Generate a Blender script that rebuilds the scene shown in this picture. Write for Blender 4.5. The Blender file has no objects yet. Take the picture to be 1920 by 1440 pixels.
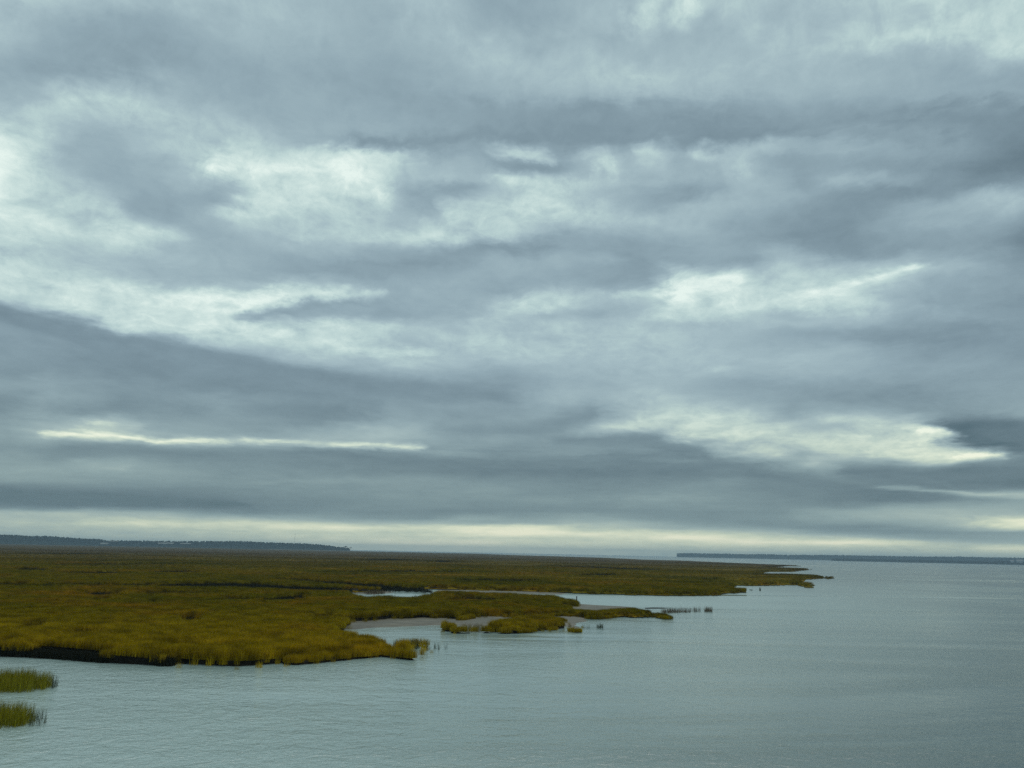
import bpy, math, random
import numpy as np
from mathutils import Matrix, Vector, noise as mnoise

rng = np.random.default_rng(7)
random.seed(7)
C = bpy.context.scene
col = C.collection
R = math.radians

# ------------------------------------------------------------------ camera
W, Hh, F = 1920.0, 1440.0, 1493.0          # photograph size, focal length in its pixels
CAMH = 11.0                                # eye height above the water (m)
PITCH = math.atan(316.0 / F)
ROLL = R(1.2)
CAMR = Matrix.Rotation(R(90) + PITCH, 3, 'X') @ Matrix.Rotation(ROLL, 3, 'Z')
cam_d = bpy.data.cameras.new('camera')
cam_d.sensor_width = 36.0
cam_d.lens = F * 36.0 / W
cam_d.clip_start = 0.5
cam_d.clip_end = 60000
cam = bpy.data.objects.new('camera', cam_d)
cam.matrix_world = Matrix.Translation((0, 0, CAMH)) @ CAMR.to_4x4()
col.objects.link(cam)
C.camera = cam
CR = np.array(CAMR)

def px_dir(x, y):
    v = np.stack([(np.asarray(x, float) - W / 2) / F, -(np.asarray(y, float) - Hh / 2) / F,
                  -np.ones_like(np.asarray(x, float))], -1)
    d = v @ CR.T
    return d / np.linalg.norm(d, axis=-1, keepdims=True)

def dir_px(d):
    v = d @ CR
    z = np.minimum(v[..., 2], -1e-3)
    return W / 2 + F * v[..., 0] / -z, Hh / 2 - F * v[..., 1] / -z

def at(x, y, z=0.0, dmax=5000.0):
    """the point of the plane at height z seen at pixel (x, y) of the photograph"""
    d = px_dir(x, y)
    hd = math.hypot(d[0], d[1])
    k = (z - CAMH) / d[2] if d[2] < -1e-9 else 1e9
    if k * hd > dmax:
        k = dmax / hd
    return np.array([d[0] * k, d[1] * k])

def az_point(x, y_img, dist):
    """ground position at a given distance in the direction of a pixel, and the height seen there"""
    d = px_dir(x, y_img)
    k = dist / math.hypot(d[0], d[1])
    return d[0] * k, d[1] * k, CAMH + d[2] * k

# ------------------------------------------------------------------ sky
# Cloud deck: tone (sRGB green level) along rows of the sky, written as (x, tone) in the photograph's pixels,
# turned below into azimuth / elevation so that it is a function of direction only.
ROWS = {
 -60: "0 196 300 190 600 178 960 170 1300 190 1600 196 1920 204",
 0: "0 196 120 194 240 192 360 190 480 190 600 178 690 176 760 190 840 186 910 168 990 166 1080 178 1170 184 1215 208 1250 196 1290 222 1325 196 1440 184 1560 190 1680 196 1800 206 1920 202",
 30: "0 192 120 184 240 182 360 184 480 188 560 186 640 176 720 176 800 190 870 180 930 166 1010 168 1100 180 1170 188 1205 212 1240 190 1290 200 1330 184 1440 190 1560 186 1660 196 1710 190 1770 206 1920 204",
 60: "0 186 100 174 170 168 240 168 360 174 480 184 560 184 640 176 700 172 760 182 840 188 900 178 980 172 1080 182 1150 174 1205 192 1260 182 1340 180 1440 188 1540 188 1600 196 1700 204 1800 202 1920 204",
 90: "0 176 100 168 220 162 300 162 360 170 480 180 580 178 660 172 740 174 800 178 900 190 980 182 1060 186 1160 184 1240 180 1320 184 1440 186 1560 192 1660 196 1740 182 1820 186 1920 204",
 120: "0 174 140 164 260 162 330 168 440 172 540 172 640 170 740 168 820 176 920 188 1020 186 1120 188 1200 190 1280 186 1440 186 1560 188 1700 178 1800 174 1870 186 1920 178",
 150: "0 176 100 180 180 188 260 186 330 178 420 172 540 170 640 166 720 166 800 172 900 180 1000 184 1120 186 1220 192 1280 190 1400 184 1560 182 1700 176 1800 172 1920 166",
 180: "0 180 110 190 180 200 250 202 320 196 380 182 480 176 600 172 640 164 720 164 840 170 960 174 1080 176 1200 182 1320 180 1440 176 1560 174 1680 170 1800 170 1920 164",
 205: "0 194 110 196 180 198 260 200 340 196 420 188 500 178 600 172 640 170 740 164 840 162 960 160 1080 156 1200 158 1320 162 1440 164 1560 162 1680 158 1800 154 1920 146",
 235: "0 214 40 206 110 190 200 186 300 194 380 194 450 196 520 186 600 176 700 172 800 164 900 158 1000 154 1120 150 1240 150 1360 152 1480 156 1600 154 1700 150 1800 146 1920 140",
 262: "0 228 50 210 90 190 150 180 240 182 340 192 420 200 480 204 560 186 640 176 720 172 800 162 900 156 1000 156 1100 162 1200 152 1300 154 1400 156 1500 166 1580 172 1680 164 1780 156 1850 142 1920 134",
 285: "0 238 40 228 80 200 120 178 200 176 300 186 380 200 430 220 480 214 540 216 600 210 650 222 710 214 760 192 820 168 900 160 950 178 1000 184 1030 180 1060 162 1110 190 1145 184 1180 168 1200 188 1240 184 1280 170 1320 194 1360 180 1420 184 1500 170 1580 172 1680 162 1760 150 1850 136 1920 126",
 312: "0 242 50 230 90 204 150 182 220 170 300 174 360 190 400 222 440 222 500 232 600 230 680 228 730 214 760 194 820 182 880 172 940 158 1000 158 1060 166 1110 176 1140 206 1160 198 1190 180 1230 190 1290 176 1320 176 1345 188 1390 190 1420 172 1480 158 1540 164 1640 156 1740 148 1830 130 1920 126",
 340: "0 238 40 226 90 208 150 192 200 176 280 170 350 180 400 190 440 212 500 220 600 232 690 232 730 210 750 188 820 184 900 182 960 204 1010 210 1060 204 1120 194 1200 182 1280 176 1330 176 1385 188 1440 170 1500 160 1560 176 1640 170 1720 150 1800 144 1870 138 1920 152",
 365: "0 236 40 222 100 206 170 198 220 184 280 168 350 168 420 176 460 204 510 216 600 228 700 226 740 186 790 166 870 164 920 186 1000 204 1060 202 1130 186 1200 172 1280 160 1350 178 1440 178 1520 160 1600 150 1680 146 1760 150 1820 168 1880 182 1920 172",
 390: "0 224 60 210 110 200 170 204 220 198 250 172 330 166 400 176 440 206 500 214 600 210 700 204 760 176 810 172 850 200 900 192 960 206 1010 214 1100 204 1180 180 1220 170 1290 184 1400 176 1480 160 1560 150 1640 148 1700 164 1800 174 1880 186 1920 176",
 415: "0 222 60 220 110 212 160 198 210 204 250 194 300 176 350 172 420 178 480 190 560 200 660 202 720 188 800 194 860 202 960 204 1060 198 1160 190 1240 186 1320 180 1400 164 1500 152 1580 146 1660 158 1760 172 1860 168 1920 160",
 440: "0 216 80 212 150 206 220 216 300 206 340 192 370 172 440 174 520 180 600 194 680 198 780 200 880 202 960 200 1010 190 1060 174 1160 170 1240 172 1320 172 1400 160 1500 148 1570 148 1660 156 1780 162 1860 158 1920 148",
 465: "0 208 80 198 150 194 240 198 320 188 400 174 480 174 560 172 640 178 720 172 800 166 880 160 960 158 1040 164 1160 160 1260 162 1340 168 1400 164 1460 176 1520 160 1620 152 1700 160 1800 160 1860 150 1920 138",
 490: "0 208 70 206 120 198 200 190 260 184 340 186 440 180 540 168 640 162 720 158 800 156 870 160 930 172 1040 174 1140 172 1180 158 1240 164 1300 168 1400 162 1460 184 1540 190 1620 182 1700 180 1760 168 1840 160 1920 148",
 512: "0 208 60 212 120 208 180 206 230 196 290 184 360 182 440 180 540 168 640 158 740 160 840 166 930 174 1040 170 1140 160 1200 160 1240 178 1270 206 1330 190 1400 190 1500 200 1600 196 1680 206 1740 184 1840 168 1920 156",
 530: "0 208 80 214 200 216 290 208 350 198 440 190 520 188 580 182 640 170 760 168 840 170 960 168 1040 172 1140 168 1210 172 1245 206 1280 236 1370 232 1400 206 1480 200 1560 206 1650 216 1700 192 1760 168 1840 162 1920 156",
 550: "0 206 60 206 140 214 240 224 330 232 480 232 540 226 580 202 640 190 700 172 780 174 860 170 940 168 980 186 1060 200 1120 188 1180 202 1235 206 1262 244 1330 232 1390 218 1460 206 1540 220 1610 214 1660 190 1720 172 1800 160 1920 154",
 568: "0 178 40 196 80 204 140 212 240 224 340 230 460 230 510 218 560 188 620 178 700 168 780 172 860 170 920 190 990 208 1040 206 1100 184 1160 182 1240 206 1280 220 1380 208 1460 212 1520 220 1580 206 1640 206 1690 180 1760 160 1840 158 1920 152",
 588: "0 160 60 174 110 186 150 206 240 218 340 228 440 214 480 190 540 180 640 174 720 168 800 174 860 178 930 196 990 190 1040 182 1120 172 1180 186 1260 210 1350 204 1440 194 1500 184 1560 202 1650 192 1700 172 1800 164 1880 158 1920 156",
 608: "0 160 80 162 130 176 180 196 240 210 300 222 400 218 500 212 600 210 700 204 780 190 840 186 900 192 960 186 1040 196 1120 184 1200 190 1300 192 1400 188 1500 186 1600 182 1680 168 1760 154 1840 150 1920 152",
 632: "0 154 100 158 180 158 240 168 290 188 340 204 430 206 520 212 640 208 700 200 760 188 830 196 920 200 1000 192 1100 192 1200 194 1300 190 1400 180 1480 168 1560 162 1660 152 1740 146 1820 150 1920 152",
 655: "0 150 100 154 220 152 300 158 360 176 420 188 500 188 560 202 660 204 720 200 790 188 860 190 960 198 1080 194 1200 192 1320 190 1420 178 1500 176 1600 174 1700 160 1800 156 1920 152",
 678: "0 154 80 150 180 146 300 146 400 152 480 160 540 178 620 186 680 178 740 192 820 188 900 186 1000 190 1100 190 1200 190 1300 188 1420 184 1520 182 1640 172 1740 162 1920 158",
 700: "0 150 100 152 200 148 320 142 440 144 540 146 620 152 680 156 780 168 860 170 940 168 1000 176 1100 182 1200 184 1300 182 1400 178 1500 174 1600 170 1720 160 1920 158",
 722: "0 156 80 162 160 154 240 150 340 146 460 142 580 142 680 150 760 154 860 156 960 158 1040 172 1120 176 1200 182 1280 176 1380 164 1460 160 1560 158 1660 152 1760 156 1860 160 1920 160",
 745: "0 148 80 158 160 156 220 148 300 150 400 156 500 150 600 146 700 150 800 152 900 156 1000 168 1060 178 1120 176 1180 186 1240 192 1320 176 1400 166 1460 164 1540 152 1640 148 1760 150 1840 156 1920 160",
 768: "0 146 60 158 140 152 220 144 320 148 400 156 470 146 560 138 640 140 720 158 800 158 900 156 960 158 1000 168 1040 158 1090 150 1140 176 1200 188 1280 196 1360 196 1420 180 1470 158 1520 170 1600 172 1700 158 1760 158 1840 150 1920 160",
 785: "0 158 60 168 130 176 200 174 250 158 320 152 420 156 500 150 580 140 660 150 720 164 800 162 900 156 970 160 1040 148 1100 148 1130 172 1200 202 1300 206 1380 200 1440 176 1480 172 1560 196 1640 198 1720 192 1770 166 1810 136 1860 126 1920 136",
 802: "0 164 50 176 90 190 150 200 190 190 230 178 290 162 380 158 500 154 620 162 700 176 760 176 820 158 900 150 980 148 1040 148 1080 160 1110 178 1180 196 1250 190 1300 206 1400 204 1480 200 1520 184 1580 180 1640 200 1720 210 1760 214 1790 168 1820 130 1870 120 1920 124",
 818: "0 158 80 180 160 186 240 182 320 168 420 164 520 166 620 174 720 182 800 172 860 156 940 160 980 152 1040 152 1090 152 1150 150 1210 160 1260 184 1300 206 1380 204 1460 208 1560 204 1640 206 1720 220 1760 214 1785 176 1810 134 1870 120 1920 122",
 835: "0 152 120 150 240 156 320 164 420 160 520 162 620 168 720 166 800 158 880 156 960 150 1060 148 1160 146 1240 152 1290 170 1360 188 1420 202 1500 198 1600 206 1700 206 1750 212 1780 182 1820 138 1880 124 1920 124",
 850: "0 156 100 150 220 146 340 144 460 140 600 142 720 148 840 152 960 146 1060 146 1160 142 1260 142 1320 150 1380 178 1410 190 1460 196 1500 172 1560 190 1640 206 1720 214 1780 200 1820 214 1860 186 1900 144 1920 134",
 866: "0 162 100 158 160 168 240 164 340 150 460 142 600 138 720 136 840 136 960 134 1080 134 1200 132 1320 136 1420 142 1480 166 1520 184 1560 168 1600 154 1660 158 1720 186 1780 190 1840 158 1920 132",
 884: "0 164 120 162 220 162 300 158 400 148 500 146 600 146 720 138 840 132 960 128 1080 128 1200 126 1320 130 1420 136 1500 152 1540 154 1600 142 1680 138 1760 136 1840 132 1920 132",
 902: "0 152 120 154 240 152 360 152 500 150 640 152 760 150 860 146 960 142 1080 134 1160 134 1260 140 1360 146 1460 136 1560 134 1660 132 1780 136 1920 128",
 920: "0 132 120 130 240 134 360 136 480 140 600 144 720 150 820 152 940 148 1040 140 1160 142 1280 148 1380 144 1480 134 1580 130 1680 130 1780 142 1860 160 1920 166",
 938: "0 124 120 122 240 124 360 126 480 132 600 140 720 148 820 146 940 146 1040 150 1140 152 1240 156 1340 152 1440 144 1540 136 1640 128 1720 132 1800 148 1920 164",
 950: "0 140 120 134 240 134 330 138 400 128 500 134 600 142 720 146 840 144 960 142 1080 148 1200 150 1320 152 1440 144 1560 142 1680 156 1800 164 1920 170",
 960: "0 184 120 182 240 176 320 174 400 150 480 140 600 148 720 142 840 140 960 144 1080 148 1200 146 1320 142 1440 148 1560 164 1680 174 1800 178 1920 176",
 972: "0 192 120 194 220 202 320 200 420 190 520 178 620 168 700 156 800 152 880 168 980 164 1100 168 1200 156 1320 144 1440 148 1560 166 1680 178 1800 190 1860 212 1920 222",
 982: "0 196 120 202 200 214 280 222 400 216 500 214 600 212 680 192 760 188 840 186 920 176 1020 184 1100 192 1200 184 1320 154 1420 146 1520 154 1620 158 1740 176 1820 198 1880 226 1920 228",
 990: "0 196 120 200 240 206 360 206 480 216 560 226 640 228 720 216 800 214 860 222 920 232 1000 228 1080 210 1180 196 1280 182 1400 166 1500 150 1600 146 1700 158 1800 176 1880 204 1920 210",
 999: "0 196 200 200 400 206 540 218 640 218 740 210 820 216 880 234 960 246 1040 240 1120 230 1200 224 1280 216 1360 200 1460 186 1560 160 1660 152 1760 156 1860 164 1920 168",
 1008: "0 200 400 210 600 224 700 222 800 216 900 222 1000 220 1100 220 1200 234 1280 244 1360 232 1440 208 1560 196 1640 180 1740 166 1840 166 1920 172",
 1017: "0 202 500 216 700 228 820 234 940 234 1040 222 1140 220 1240 218 1310 232 1400 240 1480 236 1580 236 1660 220 1760 196 1870 182 1920 180",
 1027: "0 202 600 214 800 222 960 222 1100 214 1240 210 1400 216 1520 210 1640 206 1760 206 1860 220 1920 222",
 1037: "0 200 800 216 1000 216 1200 208 1400 208 1600 204 1800 204 1920 208",
 1070: "0 196 960 206 1920 200"}
GX = np.arange(0, 1921, 8.0)
ys = sorted(ROWS)
prof = []
for y in ys:
    a = np.array(ROWS[y].split(), float).reshape(-1, 2)
    prof.append(np.interp(GX, a[:, 0], a[:, 1]))
prof = np.array(prof)
GY = np.concatenate([np.arange(-60, 900, 8.0), np.arange(900, 1071, 3.0)])
PA = np.empty((len(GY), len(GX)))
for j in range(len(GX)):
    PA[:, j] = np.interp(GY, ys, prof[:, j])
XX, YY = np.meshgrid(GX, GY)

def stroke(pts, half, val, soft=1.0, amt=1.0):
    """lay a soft band of tone along a line; half may be one number or one per point"""
    global PA
    pts = np.array(pts, float)
    hs = np.full(len(pts), half, float) if np.isscalar(half) else np.array(half, float)
    best = np.full(PA.shape, 1e9)
    for i in range(len(pts) - 1):
        a, b = pts[i], pts[i + 1]
        ab = b - a
        t = np.clip(((XX - a[0]) * ab[0] + (YY - a[1]) * ab[1]) / (ab @ ab), 0, 1)
        dx = XX - (a[0] + t * ab[0]); dy = YY - (a[1] + t * ab[1])
        h = hs[i] + (hs[i + 1] - hs[i]) * t
        best = np.minimum(best, np.hypot(dx * 0.35, dy) / np.maximum(h, 0.5))
    m = amt * np.exp(-np.maximum(best, 0) ** (2.0 * soft) * 0.9)
    PA = PA * (1 - m) + val * m

# the sloping dark bank at the left and its lit upper edge
stroke([(90, 545), (250, 580), (400, 606), (560, 628), (700, 655), (800, 662)], [6, 9, 11, 8, 6, 4], 218, amt=.7)
stroke([(-20, 585), (120, 612), (250, 650), (400, 690), (560, 712), (760, 728), (930, 740)], [16, 20, 24, 26, 22, 20, 12], 147, soft=2.5, amt=.75)
stroke([(1060, 822), (1200, 826), (1300, 850), (1420, 880), (1500, 893)], [8, 14, 14, 12, 8], 138, soft=2.5, amt=.7)
stroke([(560, 846), (760, 862), (1000, 872), (1250, 880), (1450, 890)], [5, 9, 12, 12, 8], 131, amt=.6)
stroke([(1600, 885), (1740, 893), (1930, 900)], [10, 18, 22], 128, soft=2.5, amt=.8)
stroke([(1815, 800), (1870, 812), (1940, 825)], [14, 26, 30], 122, soft=2.5, amt=.8)
stroke([(-20, 925), (150, 934), (330, 940), (480, 946)], [18, 16, 13, 7], 122, soft=1.5, amt=.7)
stroke([(700, 262), (900, 262), (1150, 250), (1400, 252), (1700, 262)], [12, 14, 14, 12, 10], 150, amt=.6)
# thin bright rifts and hard cloud edges
stroke([(75, 811), (140, 813), (210, 818), (290, 829)], [2, 5, 5, 4], 234, amt=.85)
stroke([(290, 829), (350, 829), (425, 830), (450, 829)], [5, 6, 5, 1], 222, amt=.75)
stroke([(455, 825), (500, 829), (535, 828)], [3, 4, 2], 220, amt=.7)
stroke([(550, 829), (640, 836), (720, 835), (790, 837)], [3, 5, 4, 2], 222, amt=.7)
stroke([(150, 787), (190, 790)], 3, 208, amt=.6); stroke([(215, 797), (248, 793)], 3, 196, amt=.6)
stroke([(155, 871), (240, 875)], 2.5, 186, amt=.6)
stroke([(530, 559), (600, 555), (690, 551)], [3, 5, 3], 230)
stroke([(430, 588), (500, 583), (580, 570), (640, 566)], [3, 8, 12, 10], 168, amt=.8)
stroke([(1480, 556), (1560, 545), (1620, 530), (1710, 505)], [5, 6, 6, 4], 226, amt=.8)
stroke([(1250, 540), (1272, 550)], 7, 246, amt=.55)
stroke([(1340, 690), (1370, 690)], 3, 214, amt=.45)
stroke([(930, 300), (960, 298)], 5, 196, amt=.7); stroke([(980, 294), (1030, 290)], 6, 200, amt=.7)
stroke([(1750, 803), (1778, 808)], 6, 240, amt=.9); stroke([(1800, 852), (1848, 856)], 7, 238, amt=.8)
stroke([(1730, 918), (1800, 926), (1920, 931)], [2, 4, 5], 186, amt=.8)
stroke([(1670, 911), (1720, 914)], 3, 168, amt=.7)
stroke([(395, 318), (420, 322), (440, 308)], 6, 242, amt=.5)

K = 181
AZ0, AZ1, EL1 = R(-37), R(37), R(39)
az = np.linspace(AZ0, AZ1, K)
tt = np.linspace(0, 1, K)
el = EL1 * tt ** 1.6
AZG, ELG = np.meshgrid(az, el)
D = np.stack([np.sin(AZG) * np.cos(ELG), np.cos(AZG) * np.cos(ELG), np.sin(ELG)], -1)
PX, PY = dir_px(D)
PX = np.clip(PX, GX[0], GX[-1] - 1e-6); PY = np.clip(PY, GY[0], GY[-1] - 1e-6)
ix = np.clip(np.searchsorted(GX, PX, 'right') - 1, 0, len(GX) - 2)
iy = np.clip(np.searchsorted(GY, PY, 'right') - 1, 0, len(GY) - 2)
fx = (PX - GX[ix]) / (GX[ix + 1] - GX[ix]); fy = (PY - GY[iy]) / (GY[iy + 1] - GY[iy])
SKY = (PA[iy, ix] * (1 - fx) * (1 - fy) + PA[iy, ix + 1] * fx * (1 - fy) + PA[iy + 1, ix] * (1 - fx) * fy + PA[iy + 1, ix + 1] * fx * fy)
def blur(a, k):
    for ax in (0, 1):
        p = np.pad(a, [(k, k) if q == ax else (0, 0) for q in (0, 1)], 'edge'); c = np.cumsum(p, ax)
        c = np.insert(c, 0, 0, ax)
        a = (np.take(c, range(2 * k + 1, c.shape[ax]), ax) - np.take(c, range(0, c.shape[ax] - 2 * k - 1), ax)) / (2 * k + 1)
    return a
SKY = SKY + 0.42 * (SKY - blur(SKY, 4)) + 0.08 * (SKY - blur(SKY, 12))      # crisper cloud edges
MEAN = 168.0
U, S, V = np.linalg.svd(SKY - MEAN, full_matrices=False)
RANK = 42

def s2l(c):
    c = np.asarray(c, float) / 255.0
    return np.where(c <= 0.04045, c / 12.92, ((c + 0.055) / 1.055) ** 2.4)

SUN_AZ, SUN_EL = R(25), R(75)              # azimuth east of the camera's heading (+Y)
world = bpy.data.worlds.new('World')
C.world = world
world.use_nodes = True
nt = world.node_tree
nt.nodes.clear()

class NB:
    """small node-building helper"""
    def __init__(s, nt): s.nt = nt
    def n(s, t, **kw):
        nd = s.nt.nodes.new(t)
        for k, v in kw.items(): setattr(nd, k, v)
        return nd
    def link(s, a, b): s.nt.links.new(a, b)
    def put(s, sock, v):
        if isinstance(v, bpy.types.NodeSocket): s.nt.links.new(v, sock)
        else: sock.default_value = v
    def m(s, op, a, b=None, c=None, clamp=False):
        nd = s.n('ShaderNodeMath', operation=op, use_clamp=clamp)
        s.put(nd.inputs[0], a)
        if b is not None: s.put(nd.inputs[1], b)
        if c is not None: s.put(nd.inputs[2], c)
        return nd.outputs[0]
    def noise(s, vec, scale, detail=3, rough=.5, dist=0.0, col=False, lac=2.0):
        nd = s.n('ShaderNodeTexNoise')
        nd.inputs['Scale'].default_value = scale; nd.inputs['Detail'].default_value = detail
        nd.inputs['Roughness'].default_value = rough; nd.inputs['Distortion'].default_value = dist
        nd.inputs['Lacunarity'].default_value = lac
        s.link(vec, nd.inputs['Vector'])
        return nd.outputs['Color' if col else 'Fac']
    def ramp(s, fac, stops, interp='LINEAR'):
        nd = s.n('ShaderNodeValToRGB'); cr = nd.color_ramp; cr.interpolation = interp
        while len(cr.elements) < len(stops): cr.elements.new(0.5)
        for e, (p, c) in zip(cr.elements, stops):
            e.position = p; e.color = (*c, 1)
        s.put(nd.inputs[0], fac)
        return nd.outputs[0]
    def mix(s, fac, a, b, blend='MIX'):
        nd = s.n('ShaderNodeMix', data_type='RGBA', blend_type=blend)
        s.put(nd.inputs[0], fac)
        s.put(nd.inputs[6], a if isinstance(a, bpy.types.NodeSocket) else (*a, 1))
        s.put(nd.inputs[7], b if isinstance(b, bpy.types.NodeSocket) else (*b, 1))
        return nd.outputs[2]
    def comb(s, x, y, z=0.0):
        nd = s.n('ShaderNodeCombineXYZ')
        for i, v in enumerate((x, y, z)): s.put(nd.inputs[i], v)
        return nd.outputs[0]
    def sep(s, v):
        nd = s.n('ShaderNodeSeparateXYZ'); s.link(v, nd.inputs[0]); return nd.outputs
    def rng(s, v, a, b, c=0.0, d=1.0, smooth=True):
        nd = s.n('ShaderNodeMapRange', interpolation_type='SMOOTHSTEP' if smooth else 'LINEAR')
        s.put(nd.inputs[0], v)
        for i, q in enumerate((a, b, c, d)): nd.inputs[i + 1].default_value = q
        return nd.outputs[0]

B = NB(nt)
tc = B.n('ShaderNodeTexCoord')
sx, sy, sz = B.sep(tc.outputs['Generated'])[:3]
zc = B.m('MAXIMUM', sz, 0.0)
azn = B.m('ARCTAN2', sx, sy)
eln = B.m('ARCSINE', B.m('MINIMUM', zc, 0.9999))
# position on the cloud deck: gives the detail its perspective towards the horizon
zd = B.m('ADD', zc, 0.07)
plane = B.comb(B.m('DIVIDE', sx, zd), B.m('DIVIDE', sy, zd), 0.0)
planes = B.comb(B.m('DIVIDE', B.m('MULTIPLY', sx, 0.75), zd), B.m('DIVIDE', sy, zd), 4.0)
lg = B.m('ADD', B.m('MULTIPLY', B.m('LOGARITHM', B.m('ADD', zc, 0.09), math.e), 1.05), B.m('MULTIPLY', zc, 1.5))
puff = B.comb(B.m('MULTIPLY', azn, 1.25), lg, 7.0)          # billows seen side-on, flattening towards the horizon
puff2 = B.comb(B.m('MULTIPLY', azn, 2.3), lg, 11.0)       # rounder small billows
# ragged cloud edges: shift the look-up by noise
w1 = B.n('ShaderNodeSeparateColor'); B.link(B.noise(puff, 4.2, 8, .60, 0.4, col=True), w1.inputs[0])
wsx = B.m('MULTIPLY', B.m('SUBTRACT', w1.outputs[0], 0.5), 0.10)
amp = B.m('MULTIPLY_ADD', zc, 0.13, 0.004)
wsy = B.m('MULTIPLY', B.m('SUBTRACT', w1.outputs[1], 0.5), amp)
w2 = B.n('ShaderNodeSeparateColor'); B.link(B.noise(puff2, 12.0, 6, .62, 0.4, col=True), w2.inputs[0])
wsx = B.m('ADD', wsx, B.m('MULTIPLY', B.m('SUBTRACT', w2.outputs[0], 0.5), 0.038))
wsy = B.m('ADD', wsy, B.m('MULTIPLY', B.m('SUBTRACT', w2.outputs[1], 0.5), B.m('MULTIPLY_ADD', zc, 0.048, 0.001)))
azw = B.m('ADD', azn, wsx)
elw = B.m('MAXIMUM', B.m('ADD', eln, wsy), 0.0)
ua = B.m('DIVIDE', B.m('SUBTRACT', azw, AZ0), AZ1 - AZ0, clamp=True)
ue = B.m('POWER', B.m('DIVIDE', elw, EL1, clamp=True), 1 / 1.6)

def fcurve(x, ypts):
    nd = B.n('ShaderNodeFloatCurve')
    mp = nd.mapping; mp.use_clip = False
    cu = mp.curves[0]
    n = len(ypts)
    cu.points[0].location = (0, float(ypts[0])); cu.points[1].location = (1, float(ypts[-1]))
    for i in range(1, n - 1): cu.points.new(i / (n - 1), float(ypts[i]))
    mp.update()
    B.link(x, nd.inputs['Value'])
    return nd.outputs[0]

acc = None
for k in range(RANK):
    g = math.sqrt(S[k])
    p = B.m('MULTIPLY', fcurve(ua, V[k] * g), fcurve(ue, U[:, k] * g))
    acc = p if acc is None else B.m('ADD', acc, p)
# the painted deck covers the front of the sky; elsewhere a plain broken deck takes over
inside = B.m('MULTIPLY', B.rng(B.m('ABSOLUTE', azn), R(38), R(60), 1, 0), B.rng(eln, R(37), R(52), 1, 0))
broad = B.m('MULTIPLY', B.m('SUBTRACT', B.noise(planes, 0.55, 6, .55, 0.6), 0.5), 150.0)
other = B.m('SUBTRACT', broad, B.m('MULTIPLY', B.rng(B.m('ABSOLUTE', azn), R(60), R(130), 0.0, 62.0), B.rng(zc, .55, .95, 1, 0)))   # added: unseen sky behind the viewer darkened to dim grass and bank fronts
tone = B.m('ADD', B.m('MULTIPLY', acc, inside), B.m('MULTIPLY', other, B.m('SUBTRACT', 1.0, inside)))
# fine structure everywhere
fine1 = B.m('SUBTRACT', B.noise(puff, 5.5, 11, .62, 0.5), 0.5)
billow = B.m('SUBTRACT', 0.085, B.m('ABSOLUTE', B.m('SUBTRACT', B.noise(puff2, 8.5, 9, .62, 0.4), 0.5)))
wisp = B.m('SUBTRACT', B.noise(puff2, 12.0, 8, .62, 0.5), 0.5)
fine2 = B.m('SUBTRACT', B.noise(plane, 1.3, 5, .5, 0.8), 0.5)
fade = B.rng(zc, 0.0, 0.10, 0.45, 1.0)
bright = B.rng(tone, 5.0, 48.0)
tone = B.m('ADD', tone, B.m('MULTIPLY', billow, B.m('MULTIPLY', B.m('MULTIPLY_ADD', bright, 70.0, 24.0), fade)))
tone = B.m('ADD', tone, B.m('MULTIPLY', B.m('ADD', B.m('MULTIPLY', fine1, B.m('MULTIPLY_ADD', bright, 16.0, 30.0)), B.m('ADD', B.m('MULTIPLY', fine2, 10.0), B.m('MULTIPLY', wisp, B.m('MULTIPLY_ADD', bright, 62.0, 8.0)))), fade))
tone = B.m('DIVIDE', B.m('ADD', tone, MEAN), 255.0)
def lin(*c): return tuple(float(q) for q in s2l(c))
hi = [(.42, lin(86, 108, 120)), (.50, lin(109, 130, 141)), (.58, lin(128, 150, 161)), (.66, lin(148, 171, 181)), (.74, lin(167, 190, 197)),
      (.82, lin(187, 211, 211)), (.90, lin(208, 229, 225)), (.98, lin(234, 249, 242))]
lo = [(.42, lin(84, 107, 114)), (.50, lin(107, 128, 135)), (.58, lin(126, 148, 152)), (.66, lin(147, 169, 169)), (.74, lin(170, 189, 183)),
      (.82, lin(200, 214, 194)), (.90, lin(228, 236, 208)), (.98, lin(255, 255, 224))]
cloud = B.mix(B.rng(zc, 0.03, 0.24), B.ramp(tone, lo), B.ramp(tone, hi))
skyn = B.n('ShaderNodeTexSky', sky_type='NISHITA')
skyn.sun_disc = False
skyn.sun_elevation = SUN_EL; skyn.sun_rotation = SUN_AZ
skyn.air_density = 1.0; skyn.dust_density = 2.0
clear = B.mix(1.0, skyn.outputs[0], (0.05, 0.05, 0.05), 'MULTIPLY')
full = B.mix(0.96, clear, cloud)           # overcast: only a little clear sky glows through
# below the horizon (never seen): dull
full = B.mix(B.rng(sz, -0.05, -0.005), (0.10, 0.12, 0.12), full)
bg = B.n('ShaderNodeBackground'); B.link(full, bg.inputs[0]); bg.inputs[1].default_value = 1.0
out = B.n('ShaderNodeOutputWorld'); B.link(bg.outputs[0], out.inputs[0])
world.cycles.sampling_method = 'MANUAL'
world.cycles.sample_map_resolution = 512

sun_d = bpy.data.lights.new('sun', 'SUN')
sun_d.energy = 1.5; sun_d.angle = R(60); sun_d.color = (1.0, 0.95, 0.86)
sun = bpy.data.objects.new('sun', sun_d)
sdir = Vector((math.sin(SUN_AZ) * math.cos(SUN_EL), math.cos(SUN_AZ) * math.cos(SUN_EL), math.sin(SUN_EL)))
sun.rotation_euler = sdir.to_track_quat('Z', 'Y').to_euler()
sun.location = (0, 0, 60)
col.objects.link(sun)

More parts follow.
